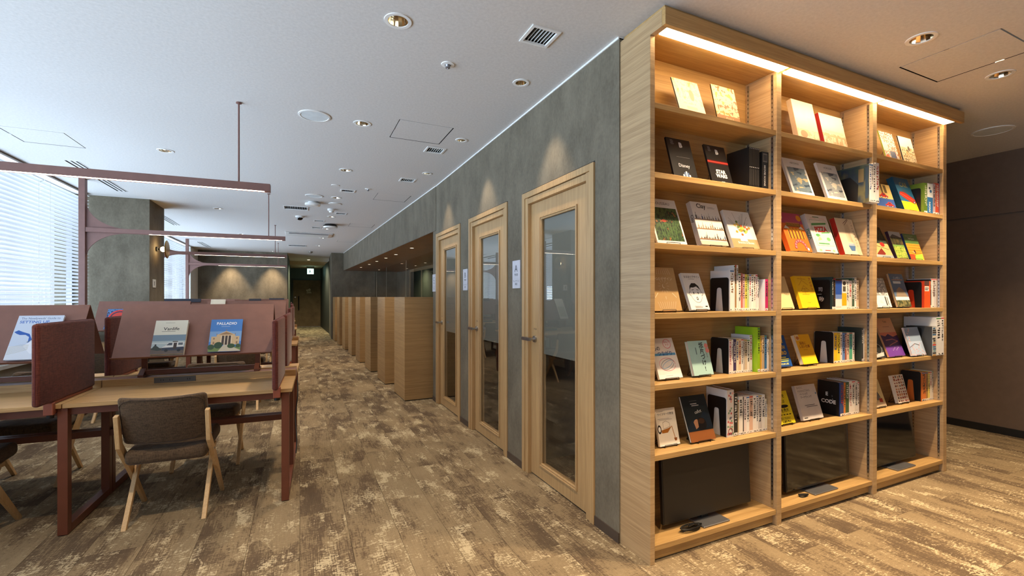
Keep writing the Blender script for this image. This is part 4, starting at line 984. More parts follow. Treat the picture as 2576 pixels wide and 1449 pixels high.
def d_yellow(g):
    g.vtext('アイデア', .86, .86, .11, RED, bold=.015, gap=1.0); c = (176, 80, 30)
    g.line([(.18, .92), (.62, .90)], .002, c).line([(.40, .98), (.38, .86), (.15, .70)], .002, c).line([(.40, .86), (.68, .72)], .002, c).line([(.2, .52), (.42, .70), (.66, .56)], .002, c).line([(.28, .60), (.56, .60)], .002, c).line([(.42, .62), (.42, .42)], .002, c).line([(.25, .50), (.60, .50)], .002, c).line([(.22, .42), (.62, .42)], .002, c).bars(.4, .62, .16, 1, .02, (160, 130, 30), .4)
def d_zero(g): g.text('LIFE', .62, .76, .17, YEL, bold=.03).text('WITH', .58, .56, .15, YEL, bold=.03).text('ZERO', .58, .38, .16, YEL, bold=.03).bars(.1, .95, .28, 3, .06, (226, 226, 90), .5).text('YOUR LIFE', .55, .06, .08, (236, 236, 120), bold=.02)
def d_yelB(g): g.text('採用に', .40, .66, .11, (150, 70, 20), bold=.02).text('しない仕事', .45, .55, .11, (150, 70, 20), bold=.02).rect(.02, .80, .26, 1, (232, 210, 160)).ell(.16, .88, .10, .06, (196, 120, 60)).rect(0, 0, 1, .3, (246, 206, 40)).bars(.3, .7, .47, 1, .04, (190, 130, 30), .3)
def d_sell(g):
    g.text('ルを', .66, .80, .13, K, bold=.012).text('には', .6, .64, .12, K, bold=.012).ell(.62, .53, .24, .05, K).text('を売れ', .62, .36, .13, K, bold=.012)
    for k in range(5): g.ell(.2 + k * .16, .265, .055, .03, K).rect(.145 + k * .16, .235, .255 + k * .16, .265, (226, 206, 40))
    g.text('モノではなく', .55, .14, .08, K, bold=.01).text('価値を売る', .55, .04, .08, K, bold=.01)
def d_gray(g): g.text('BASIC', .08, .90, .085, (120, 116, 112), 'LEFT', spacing=1.25).text('MARKETING', .08, .80, .085, (120, 116, 112), 'LEFT', spacing=1.25).text('ベーシック', .14, .71, .075, (50, 46, 46), 'LEFT', bold=.01).text('マーケティング', .14, .62, .075, (50, 46, 46), 'LEFT', bold=.01).bars(.24, .92, .40, 2, .045, (70, 66, 66), .35).ell(.94, .72, .03, .03, (80, 120, 150)).bars(.06, .3, .05, 1, .03, (60, 56, 56), .8)
def d_mag1(g): g.rect(0, 0, 1, 1, art('street_print', [(60, 70, 96), (206, 214, 226), (176, 70, 50), (236, 230, 220), (96, 110, 80)], 34)).ell(.16, .10, .16, .10, (226, 90, 50)).rect(.4, 0, .8, .34, (56, 84, 140)).rect(.0, .34, .3, .62, (226, 224, 214))
def d_mag2(g): g.rect(0, 0, 1, .62, art('party_print', [(96, 84, 60), (226, 214, 190), (150, 120, 70), (60, 60, 50)], 40)).rect(0, .62, 1, 1, (232, 232, 232)).ell(.62, .60, .08, .09, (70, 56, 40)).ell(.42, .42, .08, .08, (200, 170, 120))
def car(g, cu, cv, s, col):
    g.poly([(cu - .30 * s, cv), (cu - .30 * s, cv + .08 * s), (cu - .16 * s, cv + .12 * s), (cu - .07 * s, cv + .22 * s), (cu + .13 * s, cv + .22 * s), (cu + .2 * s, cv + .11 * s), (cu + .32 * s, cv + .07 * s), (cu + .32 * s, cv)], col).poly([(cu - .05 * s, cv + .12 * s), (cu - .02 * s, cv + .19 * s), (cu + .10 * s, cv + .19 * s), (cu + .14 * s, cv + .12 * s)], (60, 66, 74)).ell(cu - .17 * s, cv, .06 * s, .07 * s, K).ell(cu + .18 * s, cv, .06 * s, .07 * s, K).ell(cu - .17 * s, cv, .03 * s, .035 * s, Wh).ell(cu + .18 * s, cv, .03 * s, .035 * s, Wh)
def d_redcar(g): g.rect(0, .40, 1, 1, (214, 186, 116)).rect(.45, .55, .55, 1, (120, 96, 60)).rect(0, 0, 1, .40, (58, 92, 160)); car(g, .50, .46, .75, (196, 40, 34)); car(g, .68, .10, .75, (206, 44, 38)); g.rect(.62, .64, .76, .96, (110, 90, 56))
def d_car(g): g.rect(0, .26, 1, 1, (44, 104, 140)).rect(0, 0, 1, .26, (238, 190, 36)).text('CAR', .54, .72, .20, (196, 176, 60), bold=.0); g.poly([(.05, .45), (.12, .55), (.45, .56), (.98, .36), (.99, .24), (.8, .22), (.5, .30)], (196, 54, 40)).poly([(.3, .56), (.4, .64), (.6, .58), (.58, .52)], (70, 90, 110)).ell(.88, .26, .06, .05, K).ell(.88, .26, .03, .025, Wh).line([(.12, .50), (.9, .30)], .002, (230, 150, 130))
def d_food(g): g.rect(0, .45, 1, 1, art('foliage_print', [(26, 32, 26), (58, 70, 56), (90, 104, 84)], 30)).rect(0, 0, 1, .45, (206, 170, 110)).ell(.66, .42, .13, .07, (196, 40, 36)).poly([(.1, .1), (.5, .3), (.62, .12), (.4, .0)], (120, 40, 30)).line([(.2, .38), (.95, .26)], .004, (40, 36, 34)).rect(0, 0, 1, .08, (150, 160, 160))
def d_garden2(g): g.rect(0, .78, 1, 1, (176, 180, 184)).rect(0, .0, 1, .5, art('lawn_print', [(96, 120, 40), (150, 170, 70), (196, 190, 96), (70, 100, 40)], 40, (1, 1, 2))).rect(0, .5, 1, .80, art('hedge_print', [(40, 44, 28), (84, 70, 40), (60, 60, 36)], 30)).poly([(0, .78), (.3, .9), (.7, .84), (1, .78)], (84, 80, 76)).rect(0, .44, 1, .5, (110, 150, 70))
def d_spaces(g):
    g.rect(0, .62, 1, 1, (74, 110, 50)).rect(0, 0, 1, .62, (226, 150, 40)).text('Small Spaces', .52, .79, .10, (226, 236, 210), bold=.01, sx=.8).bars(.12, .9, .91, 1, .04, (150, 180, 120), .4)
    for a in range(9):
        for b_ in range(6): g.ell(.07 + a * .108, .06 + b_ * .10, .028, .026, (160, 90, 24), 8)
    g.rect(0, 0, .34, .20, (196, 70, 40)).poly([(.30, .0), (.40, .16), (.95, .24), (.92, .0)], (150, 190, 60)).ell(.46, .30, .06, .08, (90, 50, 36)).line([(.42, .26), (.30, .30)], .006, (226, 190, 160))
def d_white(g): g.rect(0, .40, 1, 1, art('line_print', [(236, 234, 230), (150, 150, 148), (226, 224, 220), (110, 110, 110)], 46)).ell(.2, .68, .14, .12, (60, 76, 66)).rect(.66, .06, .74, .36, (60, 60, 60)).rect(.80, .08, .85, .34, (90, 90, 90)).bars(.2, .5, .2, 2, .05, (190, 190, 190), .3)
def d_nippon(g): g.rect(0, 0, 1, 1, (92, 116, 146)).rect(0, .0, 1, .20, art('forest_print', [(70, 76, 50), (136, 128, 84), (96, 96, 60)], 40)).rect(0, .2, 1, .30, (232, 236, 240)).poly([(.1, .3), (.25, .52), (.5, .6), (.75, .5), (.95, .3)], (150, 132, 112)).text('ニッポン', .5, .84, .09, (222, 226, 230), bold=.012).rect(.1, .805, .9, .825, (200, 140, 90)).bars(.14, .9, .70, 1, .09, (222, 226, 230), .8)
def d_darkcar(g): g.ell(.62, .26, .28, .15, (150, 150, 150)).ell(.62, .26, .24, .125, (40, 42, 42)).poly([(.3, .10), (.95, .16), (.9, .05), (.35, .02)], (206, 204, 200)).rect(0, .6, 1, 1, (52, 56, 56))
def d_trails(g):
    g.rect(0, .62, 1, 1, (214, 164, 124)).rect(0, .5, 1, .62, (206, 120, 96)).poly([(0, .56), (.25, .52), (.45, .58), (.7, .5), (1, .54), (1, .26), (0, .26)], (70, 44, 84)).rect(0, 0, 1, .27, (116, 66, 160)).line([(.2, .42), (.6, .44), (.88, .38), (.5, .32), (.3, .28)], .006, (186, 110, 110)).text('Trails', .55, .88, .07, (60, 50, 60), bold=.01).bars(.3, .85, .76, 1, .03, (150, 110, 90), .35)
    for k in range(6): g.ell(.4 + k * .07, .16 + .03 * (k % 3), .015, .012, Wh, 6)
def d_blossom(g):
    r = random.Random(4); g.rect(0, 0, 1, 1, (150, 170, 196)).rect(0, 0, 1, .5, (186, 204, 230))
    for k in range(90):
        u = r.random(); v = r.random()
        if v < .25 + .2 * r.random() or u < .45 * r.random() + .05: g.ell(u, v, .025, .022, r.choice([(236, 176, 176), (226, 150, 150), (244, 206, 200)]), 6)
    g.line([(0, .3), (.4, .42), (.7, .36)], .003, (110, 84, 80))
def d_tan(g): g.rect(0, 0, 1, 1, (214, 198, 150)).bars(.15, .9, .92, 4, .05, (120, 116, 80), .4).ell(.4, .40, .25, .16, (110, 112, 116)).rect(.5, .12, .8, .3, (176, 60, 40)).poly([(0, 0), (1, 0), (1, .14), (0, .2)], (226, 206, 176)).line([(.2, .2), (.5, .6), (.7, .3)], .004, (60, 60, 66))
def d_icons(g):
    r = random.Random(9)
    for a in range(5):
        for b_ in range(9): g.rect(.06 + a * .19, .04 + b_ * .107, .06 + a * .19 + r.uniform(.08, .15), .04 + b_ * .107 + r.uniform(.04, .085), r.choice([(170, 90, 50), (120, 70, 44), (90, 84, 76), (196, 130, 80), (150, 60, 44)]))
FACE = [('garden', 'thin magazine with a pale meadow cover, top shelf of left bay', (214, 214, 196), d_garden, K), ('gold', 'thin gold-toned magazine next to the pale meadow one, top shelf', (206, 170, 96), d_gold, K),
('b1', 'black magazine with a white letter B and handwritten-style title', (30, 29, 29), d_b1, K), ('b2', 'black magazine with white letter B and glowing red streak', (30, 28, 28), d_b2, K),
('jungle', 'white art book with a dark green jungle picture', (232, 230, 226), d_jungle, None), ('clay', 'thick white book about clay with three shelves of pottery', (224, 216, 206), d_clay, (190, 180, 170)), ('blooms', 'book with orange flowers in a white vase', (226, 222, 216), d_blooms, None),
('kraft', 'brown kraft-paper book with pale line symbols', (196, 160, 108), d_kraft, None), ('face', 'white paperback with a cartoon face with black hair', (240, 238, 232), d_face, None),
('heart', 'white book with blue lettering and a pink circle', (236, 228, 222), d_heart, None), ('paper', 'mint green paperback with large vertical black characters', (178, 214, 206), d_paper, None),
('whisky', 'cream book with an amber pouring drink drawing', (236, 226, 210), d_whisky, None), ('cafe', 'dark book with hands pouring coffee', (32, 38, 40), d_cafe, (150, 140, 130)),
('cream', 'thick cream book, top shelf of middle bay', (240, 228, 212), d_cream, (226, 206, 180)), ('redspine', 'wide cream book with a red spine, top shelf', (240, 226, 212), d_redsp, (176, 40, 44)),
('boat', 'white art book with a blue and tan harbour picture', (228, 228, 228), d_boat, None), ('sea', 'white art book with a grey seascape picture', (228, 226, 222), d_sea, None),
('orange', 'thick orange and magenta book with a row of arches', (224, 110, 40), d_orange, (214, 96, 40)), ('pizza', 'thick white pizza book with red and green lettering', (226, 222, 216), d_pizza, (196, 194, 196)), ('japan', 'thick cream cookbook with a red spine and blue bowl', (222, 204, 174), d_japan, (176, 44, 30)),
('beige', 'plain beige paperback at the left of the middle bay', (222, 196, 144), d_beige, None), ('yellow', 'bright yellow paperback with thin red strokes', (240, 196, 36), d_yellow, None),
('zero', 'blue paperback with bold yellow capital letters', (36, 84, 160), d_zero, None), ('yelB', 'orange-yellow paperback showing its page edges', (238, 180, 34), d_yelB, None),
('sell', 'lemon yellow paperback with black characters and a dark oval', (226, 206, 40), d_sell, None), ('gray', 'pale grey marketing textbook on the sixth shelf', (206, 198, 192), d_gray, None),
('mag1', 'colourful street magazine with a lime spine, top right shelf', (206, 206, 200), d_mag1, (176, 196, 60)), ('mag2', 'light crowd-scene magazine, top shelf of right bay', (226, 222, 214), d_mag2, K),
('redcar', 'wide book with two small red cars', (214, 186, 116), d_redcar, None), ('car', 'thick blue and yellow book with a red convertible', (44, 104, 140), d_car, (40, 96, 130)),
('food', 'dark book with a red tomato dish, left in right bay', (120, 130, 128), d_food, None), ('garden2', 'garden book with green lawn and purple spine', (150, 156, 120), d_garden2, (56, 36, 60)), ('spaces', 'green and orange honeycomb-patterned book', (84, 120, 56), d_spaces, (40, 52, 110)),
('white', 'white book with grey line pattern and a dark leaf spot', (236, 234, 230), d_white, None), ('nippon', 'tall blue-sky travel book with a brown rock', (92, 116, 146), d_nippon, (196, 170, 130)),
('darkcar', 'charcoal book with a round headlamp photo', (52, 54, 54), d_darkcar, None), ('trails', 'tall sunset book with purple hills', (214, 164, 124), d_trails, None), ('blossom', 'pale blue book with pink cherry blossom', (176, 190, 214), d_blossom, (226, 214, 206)),
('tan', 'tan paperback with small figures, sixth shelf of right bay', (214, 198, 150), d_tan, None), ('icons', 'white book covered in small brown icons', (236, 228, 216), d_icons, None)]
SPT = {'clay': ('Clay', .70, .10, K), 'pizza': ('PIZZA', .62, .10, (60, 130, 70)), 'orange': ('', .5, .1, K)}
for k, l, col, dr, sp in FACE: face_book(FB[k], l, col, dr, sp, 'R' if k in ('paper', 'yelB', 'icons', 'cafe') else 'L', None, SPT.get(k))

# upright rows -------------------------------------------------------------
ROWN = {2: 'second shelf', 4: 'fourth shelf', 5: 'fifth shelf', 6: 'sixth shelf'}
def cname(c):
    r, g, b = c; mx, mn = max(c), min(c)
    if mx < 60: return 'black'
    if mx - mn < 24: return 'white' if mx > 215 else 'grey' if mx > 110 else 'charcoal'
    if r > 200 and g > 190 and b > 150: return 'cream'
    if r > 200 and g > 160 and b < 120: return 'yellow'
    if r > 200 and b > 120 and g < 190: return 'pink'
    if r > g and r > b: return 'red' if g < 90 and r > 120 else 'brown' if r < 190 else 'orange'
    if g >= r and g >= b: return 'green'
    return 'blue'
def upright(x0, x1, Ys, z, h, dep, spc, cov, label, group, marks=True, seed=0, draw=None, side=None):
    t = thing('book', label, 'book', (x0, Ys, z + .0004), 0, group); w = x1 - x0 - .0006; c = .0012
    MB().box(0, c, c, dep, 0, h).box(w - c, w, c, dep, 0, h).build('cover', plain(cov, .4, var=.03), t)
    MB().box(0, w, 0, c, 0, h).build('spine', plain(spc, .4, var=.03), t)
    if w > .004: MB().box(c, w - c, c, dep - .002, .002, h - .002).build('page_block', M_paper, t)
    g = Draw(w, h); r = random.Random(seed)
    if draw: draw(g)
    elif marks and w > .005:
        ink = (40, 38, 38) if sum(spc) > 330 else (226, 222, 214)
        if r.random() < .35: ink = r.choice([(176, 50, 40), (50, 80, 150), (120, 84, 40), ink])
        v = .93; a = .22 if w > .012 else .12
        if r.random() < .5: g.rect(0, .955, 1, .985, r.choice([(206, 60, 60), (70, 120, 180), (90, 150, 90), (190, 160, 90)]))
        n = r.randint(7, 13); sz = min(.055, w / h * .62)
        for k in range(n):
            # one blocky glyph: a few strokes
            cu = .5; 
            for q in range(3):
                if r.random() < .5: g.rect(a + r.uniform(0, .1), v - sz * r.uniform(.1, .9), 1 - a - r.uniform(0, .1), v - sz * r.uniform(.1, .9) + sz * .14, ink)
                else: u = r.uniform(a, 1 - a); g.rect(u, v - sz * .95, u + .12, v - sz * r.uniform(.1, .4), ink)
            v -= sz * 1.12
            if v < .30: break
    if marks:
        g.rect(0.02, .012, .98, .012 + min(.07, .016 / h), Wh)
        for q in range(4): u = r.uniform(.08, .7); g.rect(u, .018 + r.uniform(0, .03), u + .2, .026 + r.uniform(0.01, .035), K)
    if g.mb.f: g.build('spine_print', t)
    if side:
        q = Draw(dep, h); side(q); q.build('cover_print', t, loc=(0, dep, 0), rot=(0, 0, R(-90)))
    return t
def row(bay, r, Ys, edges, items, dep, gname, start=1, from_=''):
    n = start
    for i, it in enumerate(items):
        if it is None: continue
        h, spc = it[0], it[1]; cov = it[2] if len(it) > 2 and it[2] else spc
        dp = it[3] if len(it) > 3 and it[3] else dep; dw = it[4] if len(it) > 4 else None
        dp = min(dp, YBK - Ys - .002)
        lab = '%s-spined book, %s from left in upright row, %s of %s bay' % (cname(spc), ORD[n - 1], ROWN[r], bay)
        upright(edges[i], edges[i + 1], Ys, SZ[r - 1], h, dp, spc, cov, lab, gname, True if not dw else False, hash((bay, r, i)) % 1000 if False else r * 100 + n * 7 + len(bay), dw, it[5] if len(it) > 5 else None); n += 1
    return n
LB = 'upright books, %s of %s bay'
def d_vol(g): g.rect(.25, .52, .75, .535, Wh).rect(.4, .1, .6, .48, (96, 92, 90)).rect(.2, .97, .8, .985, (170, 170, 170))
def d_movie(g): g.rect(.15, .74, .85, .96, (120, 112, 104)).rect(.22, .77, .78, .93, (60, 56, 52)).text('MOVIE ICONS', .32, .66, .085, (206, 202, 196), 'LEFT', bold=.03, rot=-90)
ed = [2.316 + .0143 * k for k in range(7)] + [2.424, 2.478]
row('left', 2, 1.775, ed, [(.238, (30, 29, 29), (24, 23, 23), .15, d_vol)] * 6 + [None, (.226, (26, 25, 25), None, .15, d_movie)], .15, LB % ('second shelf', 'left'))
ed = [2.1791, 2.2103, 2.2184, 2.2306, 2.2449, 2.2665, 2.281, 2.2997, 2.3185, 2.3343, 2.3523, 2.3714, 2.3896, 2.4057, 2.4187]
cl = [(.232, Wh, (214, 214, 216)), (.259, (232, 230, 226), (222, 222, 222)), (.262, (160, 124, 78)), (.26, (236, 232, 226)), (.213, (238, 228, 224)), (.215, (196, 110, 92)), (.21, (226, 180, 180)), (.21, (228, 214, 90)), (.209, (176, 200, 150)), (.211, (238, 222, 222)), (.21, Wh), (.21, (232, 228, 220)), (.211, (240, 214, 214)), (.194, Wh)]
n = row('left', 4, 1.79, ed, cl, .135, LB % ('fourth shelf', 'left'))
row('left', 4, 1.775, [2.452, 2.476], [(.184, (214, 40, 110), (238, 234, 234))], .13, LB % ('fourth shelf', 'left'), n)
ed = [2.1836, 2.2033, 2.2176, 2.2415, 2.26, 2.2819, 2.2982, 2.3104, 2.331, 2.3517, 2.3740]
cl = [(.195, (236, 216, 214), (226, 222, 210)), (.193, (240, 230, 224)), (.193, (70, 56, 96)), (.196, (232, 220, 190)), (.196, (226, 206, 170)), (.194, Wh), (.192, (190, 184, 176)), (.189, (206, 186, 160)), (.188, (236, 230, 222)), (.213, (230, 228, 226), (214, 214, 214))]
n = row('left', 5, 1.80, ed, cl, .125, LB % ('fifth shelf', 'left'))
row('left', 5, 1.772, [2.382, 2.402, 2.406, 2.418, 2.441, 2.461, 2.469, 2.480], [(.258, (150, 190, 30), (156, 196, 34), .15), None, (.21, (206, 160, 60)), (.212, (196, 170, 136)), (.21, (60, 124, 176)), (.187, Wh), (.188, (232, 222, 212))], .13, LB % ('fifth shelf', 'left'), n)
ed = [2.1501, 2.2034, 2.2328, 2.2368, 2.2448, 2.2771, 2.2852, 2.3056, 2.3302, 2.3592, 2.3885, 2.4053, 2.4351, 2.4625, 2.478, 2.4825]
def d_floral(g):
    r = random.Random(11)
    for k in range(30): g.ell(r.uniform(.1, .9), r.uniform(.05, .95), .12, .025, r.choice([(200, 90, 90), (120, 150, 120), (226, 160, 150), (110, 110, 130)]), 8)
    g.line([(.5 + .3 * math.cos(a), .12 + .06 * math.sin(a)) for a in [2 * PI * k / 14 for k in range(15)]], .004, (196, 60, 60))
cl = [(.261, (222, 214, 206), (226, 222, 218), .145, d_floral), (.237, (34, 32, 32)), None, (.20, (206, 180, 140)), (.216, (236, 230, 222)), (.213, (60, 58, 58)), (.214, (236, 220, 216)), (.213, Wh), (.214, (222, 184, 160)), (.212, (236, 230, 222)), (.211, (230, 226, 222)), (.212, (206, 200, 196)), (.211, (232, 228, 222)), (.184, (230, 226, 206)), (.151, Wh)]
row('left', 6, 1.785, ed, cl, .13, LB % ('sixth shelf', 'left'))
def d_paint(g):
    g.rect(.0, .0, 1, .96, art('portrait_stage_print', [(28, 40, 40), (52, 68, 60), (36, 50, 66), (96, 92, 64), (26, 32, 38)], 7, (1, 1, .5), 3, 'LINEAR')).poly([(.0, 0), (.7, 0), (.72, .5), (.5, .74), (.25, .72), (0, .5)], (22, 22, 24)).rect(.72, .55, .86, .9, (104, 92, 66)).rect(.9, .1, .98, .92, (44, 62, 80))
row('middle', 2, 1.69, [3.335, 3.361, 3.378, 3.408, 3.448], [(.247, (232, 228, 226), (60, 72, 66), .225, None, d_paint), (.247, (226, 222, 222), None, .2), (.255, (230, 226, 224), None, .2), (.262, (226, 222, 220), None, .2)], .2, LB % ('second shelf', 'middle'))
ed = [3.1142, 3.1297, 3.1516, 3.2215, 3.2732, 3.2961, 3.333, 3.3609, 3.3844, 3.4099]
def d_bluew(g): g.rect(0, .5, 1, 1, (44, 84, 176)).rect(0, .35, 1, .5, (110, 140, 206)).rect(0, .96, 1, 1, (110, 40, 50)).rect(.1, .05, .9, .1, (206, 206, 206))
def d_gold2(g): g.rect(0, .12, 1, .55, (238, 176, 30)).ell(.5, .88, .35, .07, (60, 50, 40)).rect(.2, .6, .8, .78, (90, 84, 70))
cl = [(.21, (36, 52, 56), (40, 58, 62)), (.202, (34, 32, 34)), (.192, (226, 230, 238), None, None, d_bluew), (.193, (236, 232, 224), None, None, d_gold2), (.194, (226, 226, 222)), (.189, (214, 212, 208)), (.206, (60, 84, 60)), (.209, (232, 230, 228)), (.193, (226, 206, 176))]
row('middle', 4, 1.79, ed, cl, .135, LB % ('fourth shelf', 'middle'))
ed = [3.1522, 3.1882, 3.2207, 3.2428, 3.2719, 3.2914, 3.3209, 3.3556, 3.3806]
cl = [(.199, (238, 196, 40), (232, 230, 226)), (.197, (240, 214, 60)), (.2, (236, 228, 222)), (.195, (96, 140, 206)), (.196, (150, 84, 70)), (.196, (232, 200, 180)), (.197, (84, 170, 140)), (.194, (236, 232, 226))]
n = row('middle', 5, 1.80, ed, cl, .125, LB % ('fifth shelf', 'middle'))
row('middle', 5, 1.775, [3.415, 3.434, 3.447], [(.226, (46, 52, 48), (42, 50, 46)), (.22, (232, 228, 222))], .15, LB % ('fifth shelf', 'middle'), n)
ed = [3.1919, 3.2321, 3.2523, 3.2903, 3.3227, 3.3574, 3.3874, 3.4055]
cl = [(.22, (48, 72, 130), (30, 48, 100)), (.217, (214, 130, 50)), (.218, (60, 92, 60)), (.223, (230, 226, 220)), (.222, (226, 222, 216)), (.22, (206, 202, 196)), (.211, (234, 230, 224))]
row('middle', 6, 1.785, ed, cl, .14, LB % ('sixth shelf', 'middle'))
def d_now(g): g.rect(0, 0, 1, .55, (52, 116, 176)).text('NOW', .3, .40, .13, Wh, 'LEFT', bold=.03, rot=-90).ell(.6, .75, .2, .05, (60, 110, 160)).ell(.4, .85, .15, .04, (70, 70, 80))
row('right', 2, 1.752, [4.158, 4.205, 4.285, 4.322, 4.372], [(.225, (90, 120, 40), (96, 126, 44)), (.226, (226, 230, 234), None, None, d_now), (.232, (196, 176, 186)), (.24, (206, 74, 40))], .15, LB % ('second shelf', 'right'))
def d_lab(g): g.rect(.0, .82, .8, 1, (90, 60, 56)).rect(.05, .62, .75, .80, Wh).rect(.1, .66, .6, .69, K).rect(.1, .72, .7, .75, K)
row('right', 4, 1.765, [4.195, 4.282, 4.294, 4.373], [(.199, (226, 90, 34), (206, 60, 26), None, d_lab), (.213, (30, 28, 28)), (.218, (234, 230, 228))], .15, LB % ('fourth shelf', 'right'))
def d_multi(g):
    r = random.Random(21)
    for k in range(14): g.rect(r.uniform(0, .3), k * .07, r.uniform(.6, 1), k * .07 + .05, r.choice([(70, 110, 150), (206, 70, 60), (230, 220, 200), (60, 60, 64), (120, 160, 170), (196, 150, 90)]))
row('right', 5, 1.722, [4.205, 4.262, 4.330, 4.372], [(.216, (196, 200, 200), (60, 60, 60), .16, d_multi), (.282, (232, 230, 230), (206, 206, 206), .2), (.283, (232, 230, 232), None, .2)], .18, LB % ('fifth shelf', 'right'))
row('right', 6, 1.785, [4.205, 4.2655, 4.2943, 4.3233, 4.3467, 4.372], [(.216, (214, 120, 50), (206, 110, 44)), (.214, (176, 130, 60)), (.215, (238, 222, 110)), (.215, (236, 232, 220)), (.216, (232, 226, 214))], .13, LB % ('sixth shelf', 'right'))

# black steel bookends --------------------------------------------------------
def bookend(X, r, h, dep, Y1, bay, pic=None, cut=True):
    t = thing('bookend', 'black steel bookend on the %s of the %s bay' % (ROWN[r], bay), 'bookend', (X, Y1, SZ[r - 1] + .0005), 0, 'black steel bookends')
    def arc(cy, cz, rr, a0, a1, n=5): return [(cy + rr * math.cos(a0 + (a1 - a0) * k / n), cz + rr * math.sin(a0 + (a1 - a0) * k / n)) for k in range(n + 1)]
    q = .014
    if cut:
        c0, c1, ct = dep * .30, dep * .72, h * .70
        pts = [(0, 0)] + arc(q, h - q, q, PI, PI / 2) + arc(dep - q, h - q, q, PI / 2, 0) + [(dep, 0), (c1, 0)] + arc(c1 - .022, ct - .012, .012, 0, PI / 2) + arc(c0 + .022, ct - .012, .012, PI / 2, PI) + [(c0, 0)]
        MB().box(.0015, .001, c0 + .005, c1 - .005, 0, .0015).box(-.0015 + .0015, .09, c0 + .005, c1 - .005, 0, .0012) if False else None
    else:
        pts = [(0, 0)] + arc(q, h - q, q, PI, PI / 2) + arc(dep - q, h - q, q, PI / 2, 0) + [(dep, 0)]
    MB().prism(pts, 'x', -.0016, 0).build('plate', M_black, t)
    MB().box(0, .06, dep * .3, dep * .7, -.0004, -.0001).build('foot', M_black, t)
    if pic:
        g = Draw(dep, h); pic(g); g.build('plate_print', t, loc=(-.0016, dep, 0), rot=(0, 0, R(-90)))
    return t
def pic_txt(g): g.text('司', .5, .62, .16, (206, 206, 206), bold=.01).text('一', .45, .45, .16, (206, 206, 206), bold=.01).text('動', .55, .28, .18, (206, 206, 206), bold=.01)
def pic_code(g): g.text('E', .42, .56, .15, Wh, bold=.03).text('S', .68, .54, .07, (150, 150, 150)).text('A', .70, .44, .08, (170, 170, 170)).text('CODE', .50, .34, .15, Wh, bold=.03)
bookend(2.1775, 4, .19, .125, 1.797, 'left'); bookend(2.182, 5, .20, .12, 1.802, 'left'); bookend(2.1485, 6, .218, .125, 1.79, 'left')
bookend(3.1125, 4, .192, .12, 1.80, 'middle', pic_txt, False); bookend(3.1505, 5, .204, .12, 1.802, 'middle'); bookend(3.1895, 6, .222, .13, 1.79, 'middle', pic_code, False)
bookend(4.156, 2, .19, .12, 1.77, 'right', None, False); bookend(4.193, 4, .192, .13, 1.78, 'right'); bookend(4.2035, 5, .205, .12, 1.785, 'right', None, False); bookend(4.2035, 6, .22, .125, 1.79, 'right')

# books shown on the desk racks ------------------------------------------------
LEAN = math.degrees(math.atan2(.213, .342))
def rack_book(i, px, lx, w, H, th, label, col, draw, bind='L'):
    rk_ = RACK[(i, px)]; c_, s_ = math.cos(rk_.rotation_euler[2]), math.sin(rk_.rotation_euler[2])
    ca, sa = math.cos(R(LEAN)), math.sin(R(LEAN))
    ly = -.215 - (th + .004) / ca; lz = .169
    p = rk_.location; loc = (p[0] + lx * c_ - ly * s_, p[1] + lx * s_ + ly * c_, p[2] + lz)
    t = thing('book', label, 'book', loc, 0, 'books on the desk display racks'); t.rotation_euler = (R(-LEAN), 0, rk_.rotation_euler[2])
    book_body(t, w, H, th, col, None, bind); g = Draw(w, H); draw(g); g.build('cover_print', t)
def d_van(g):
    g.rect(0, 0, 1, .18, (96, 80, 70)).rect(0, .18, 1, .40, (176, 190, 190)).rect(0, .38, 1, .58, (120, 142, 158)).rect(0, .56, 1, 1, (226, 222, 204)).rect(0, .30, 1, .33, (206, 210, 206)).text('Vanlife', .52, .70, .13, (40, 36, 34), bold=.012).bars(.22, .8, .66, 1, .02, (90, 84, 76), .5).bars(.3, .7, .92, 1, .012, (120, 110, 96), .6)
    g.poly([(.34, .10), (.32, .20), (.42, .24), (.52, .34), (.96, .34), (.97, .10)], (222, 220, 214)).poly([(.33, .10), (.32, .18), (.98, .20), (.97, .10)], (46, 52, 70)).poly([(.44, .25), (.52, .32), (.62, .32), (.62, .25)], (70, 80, 90)).rect(.66, .14, .76, .32, (60, 44, 36)).rect(.80, .25, .94, .32, (90, 100, 108)).rect(.62, .34, .78, .37, (90, 84, 76)).ell(.46, .10, .055, .04, K).ell(.84, .10, .055, .04, K)
    g.ell(.12, .26, .03, .03, (50, 40, 36)).poly([(.0, .14), (.08, .24), (.16, .24), (.34, .12), (.2, .1)], (44, 50, 40))
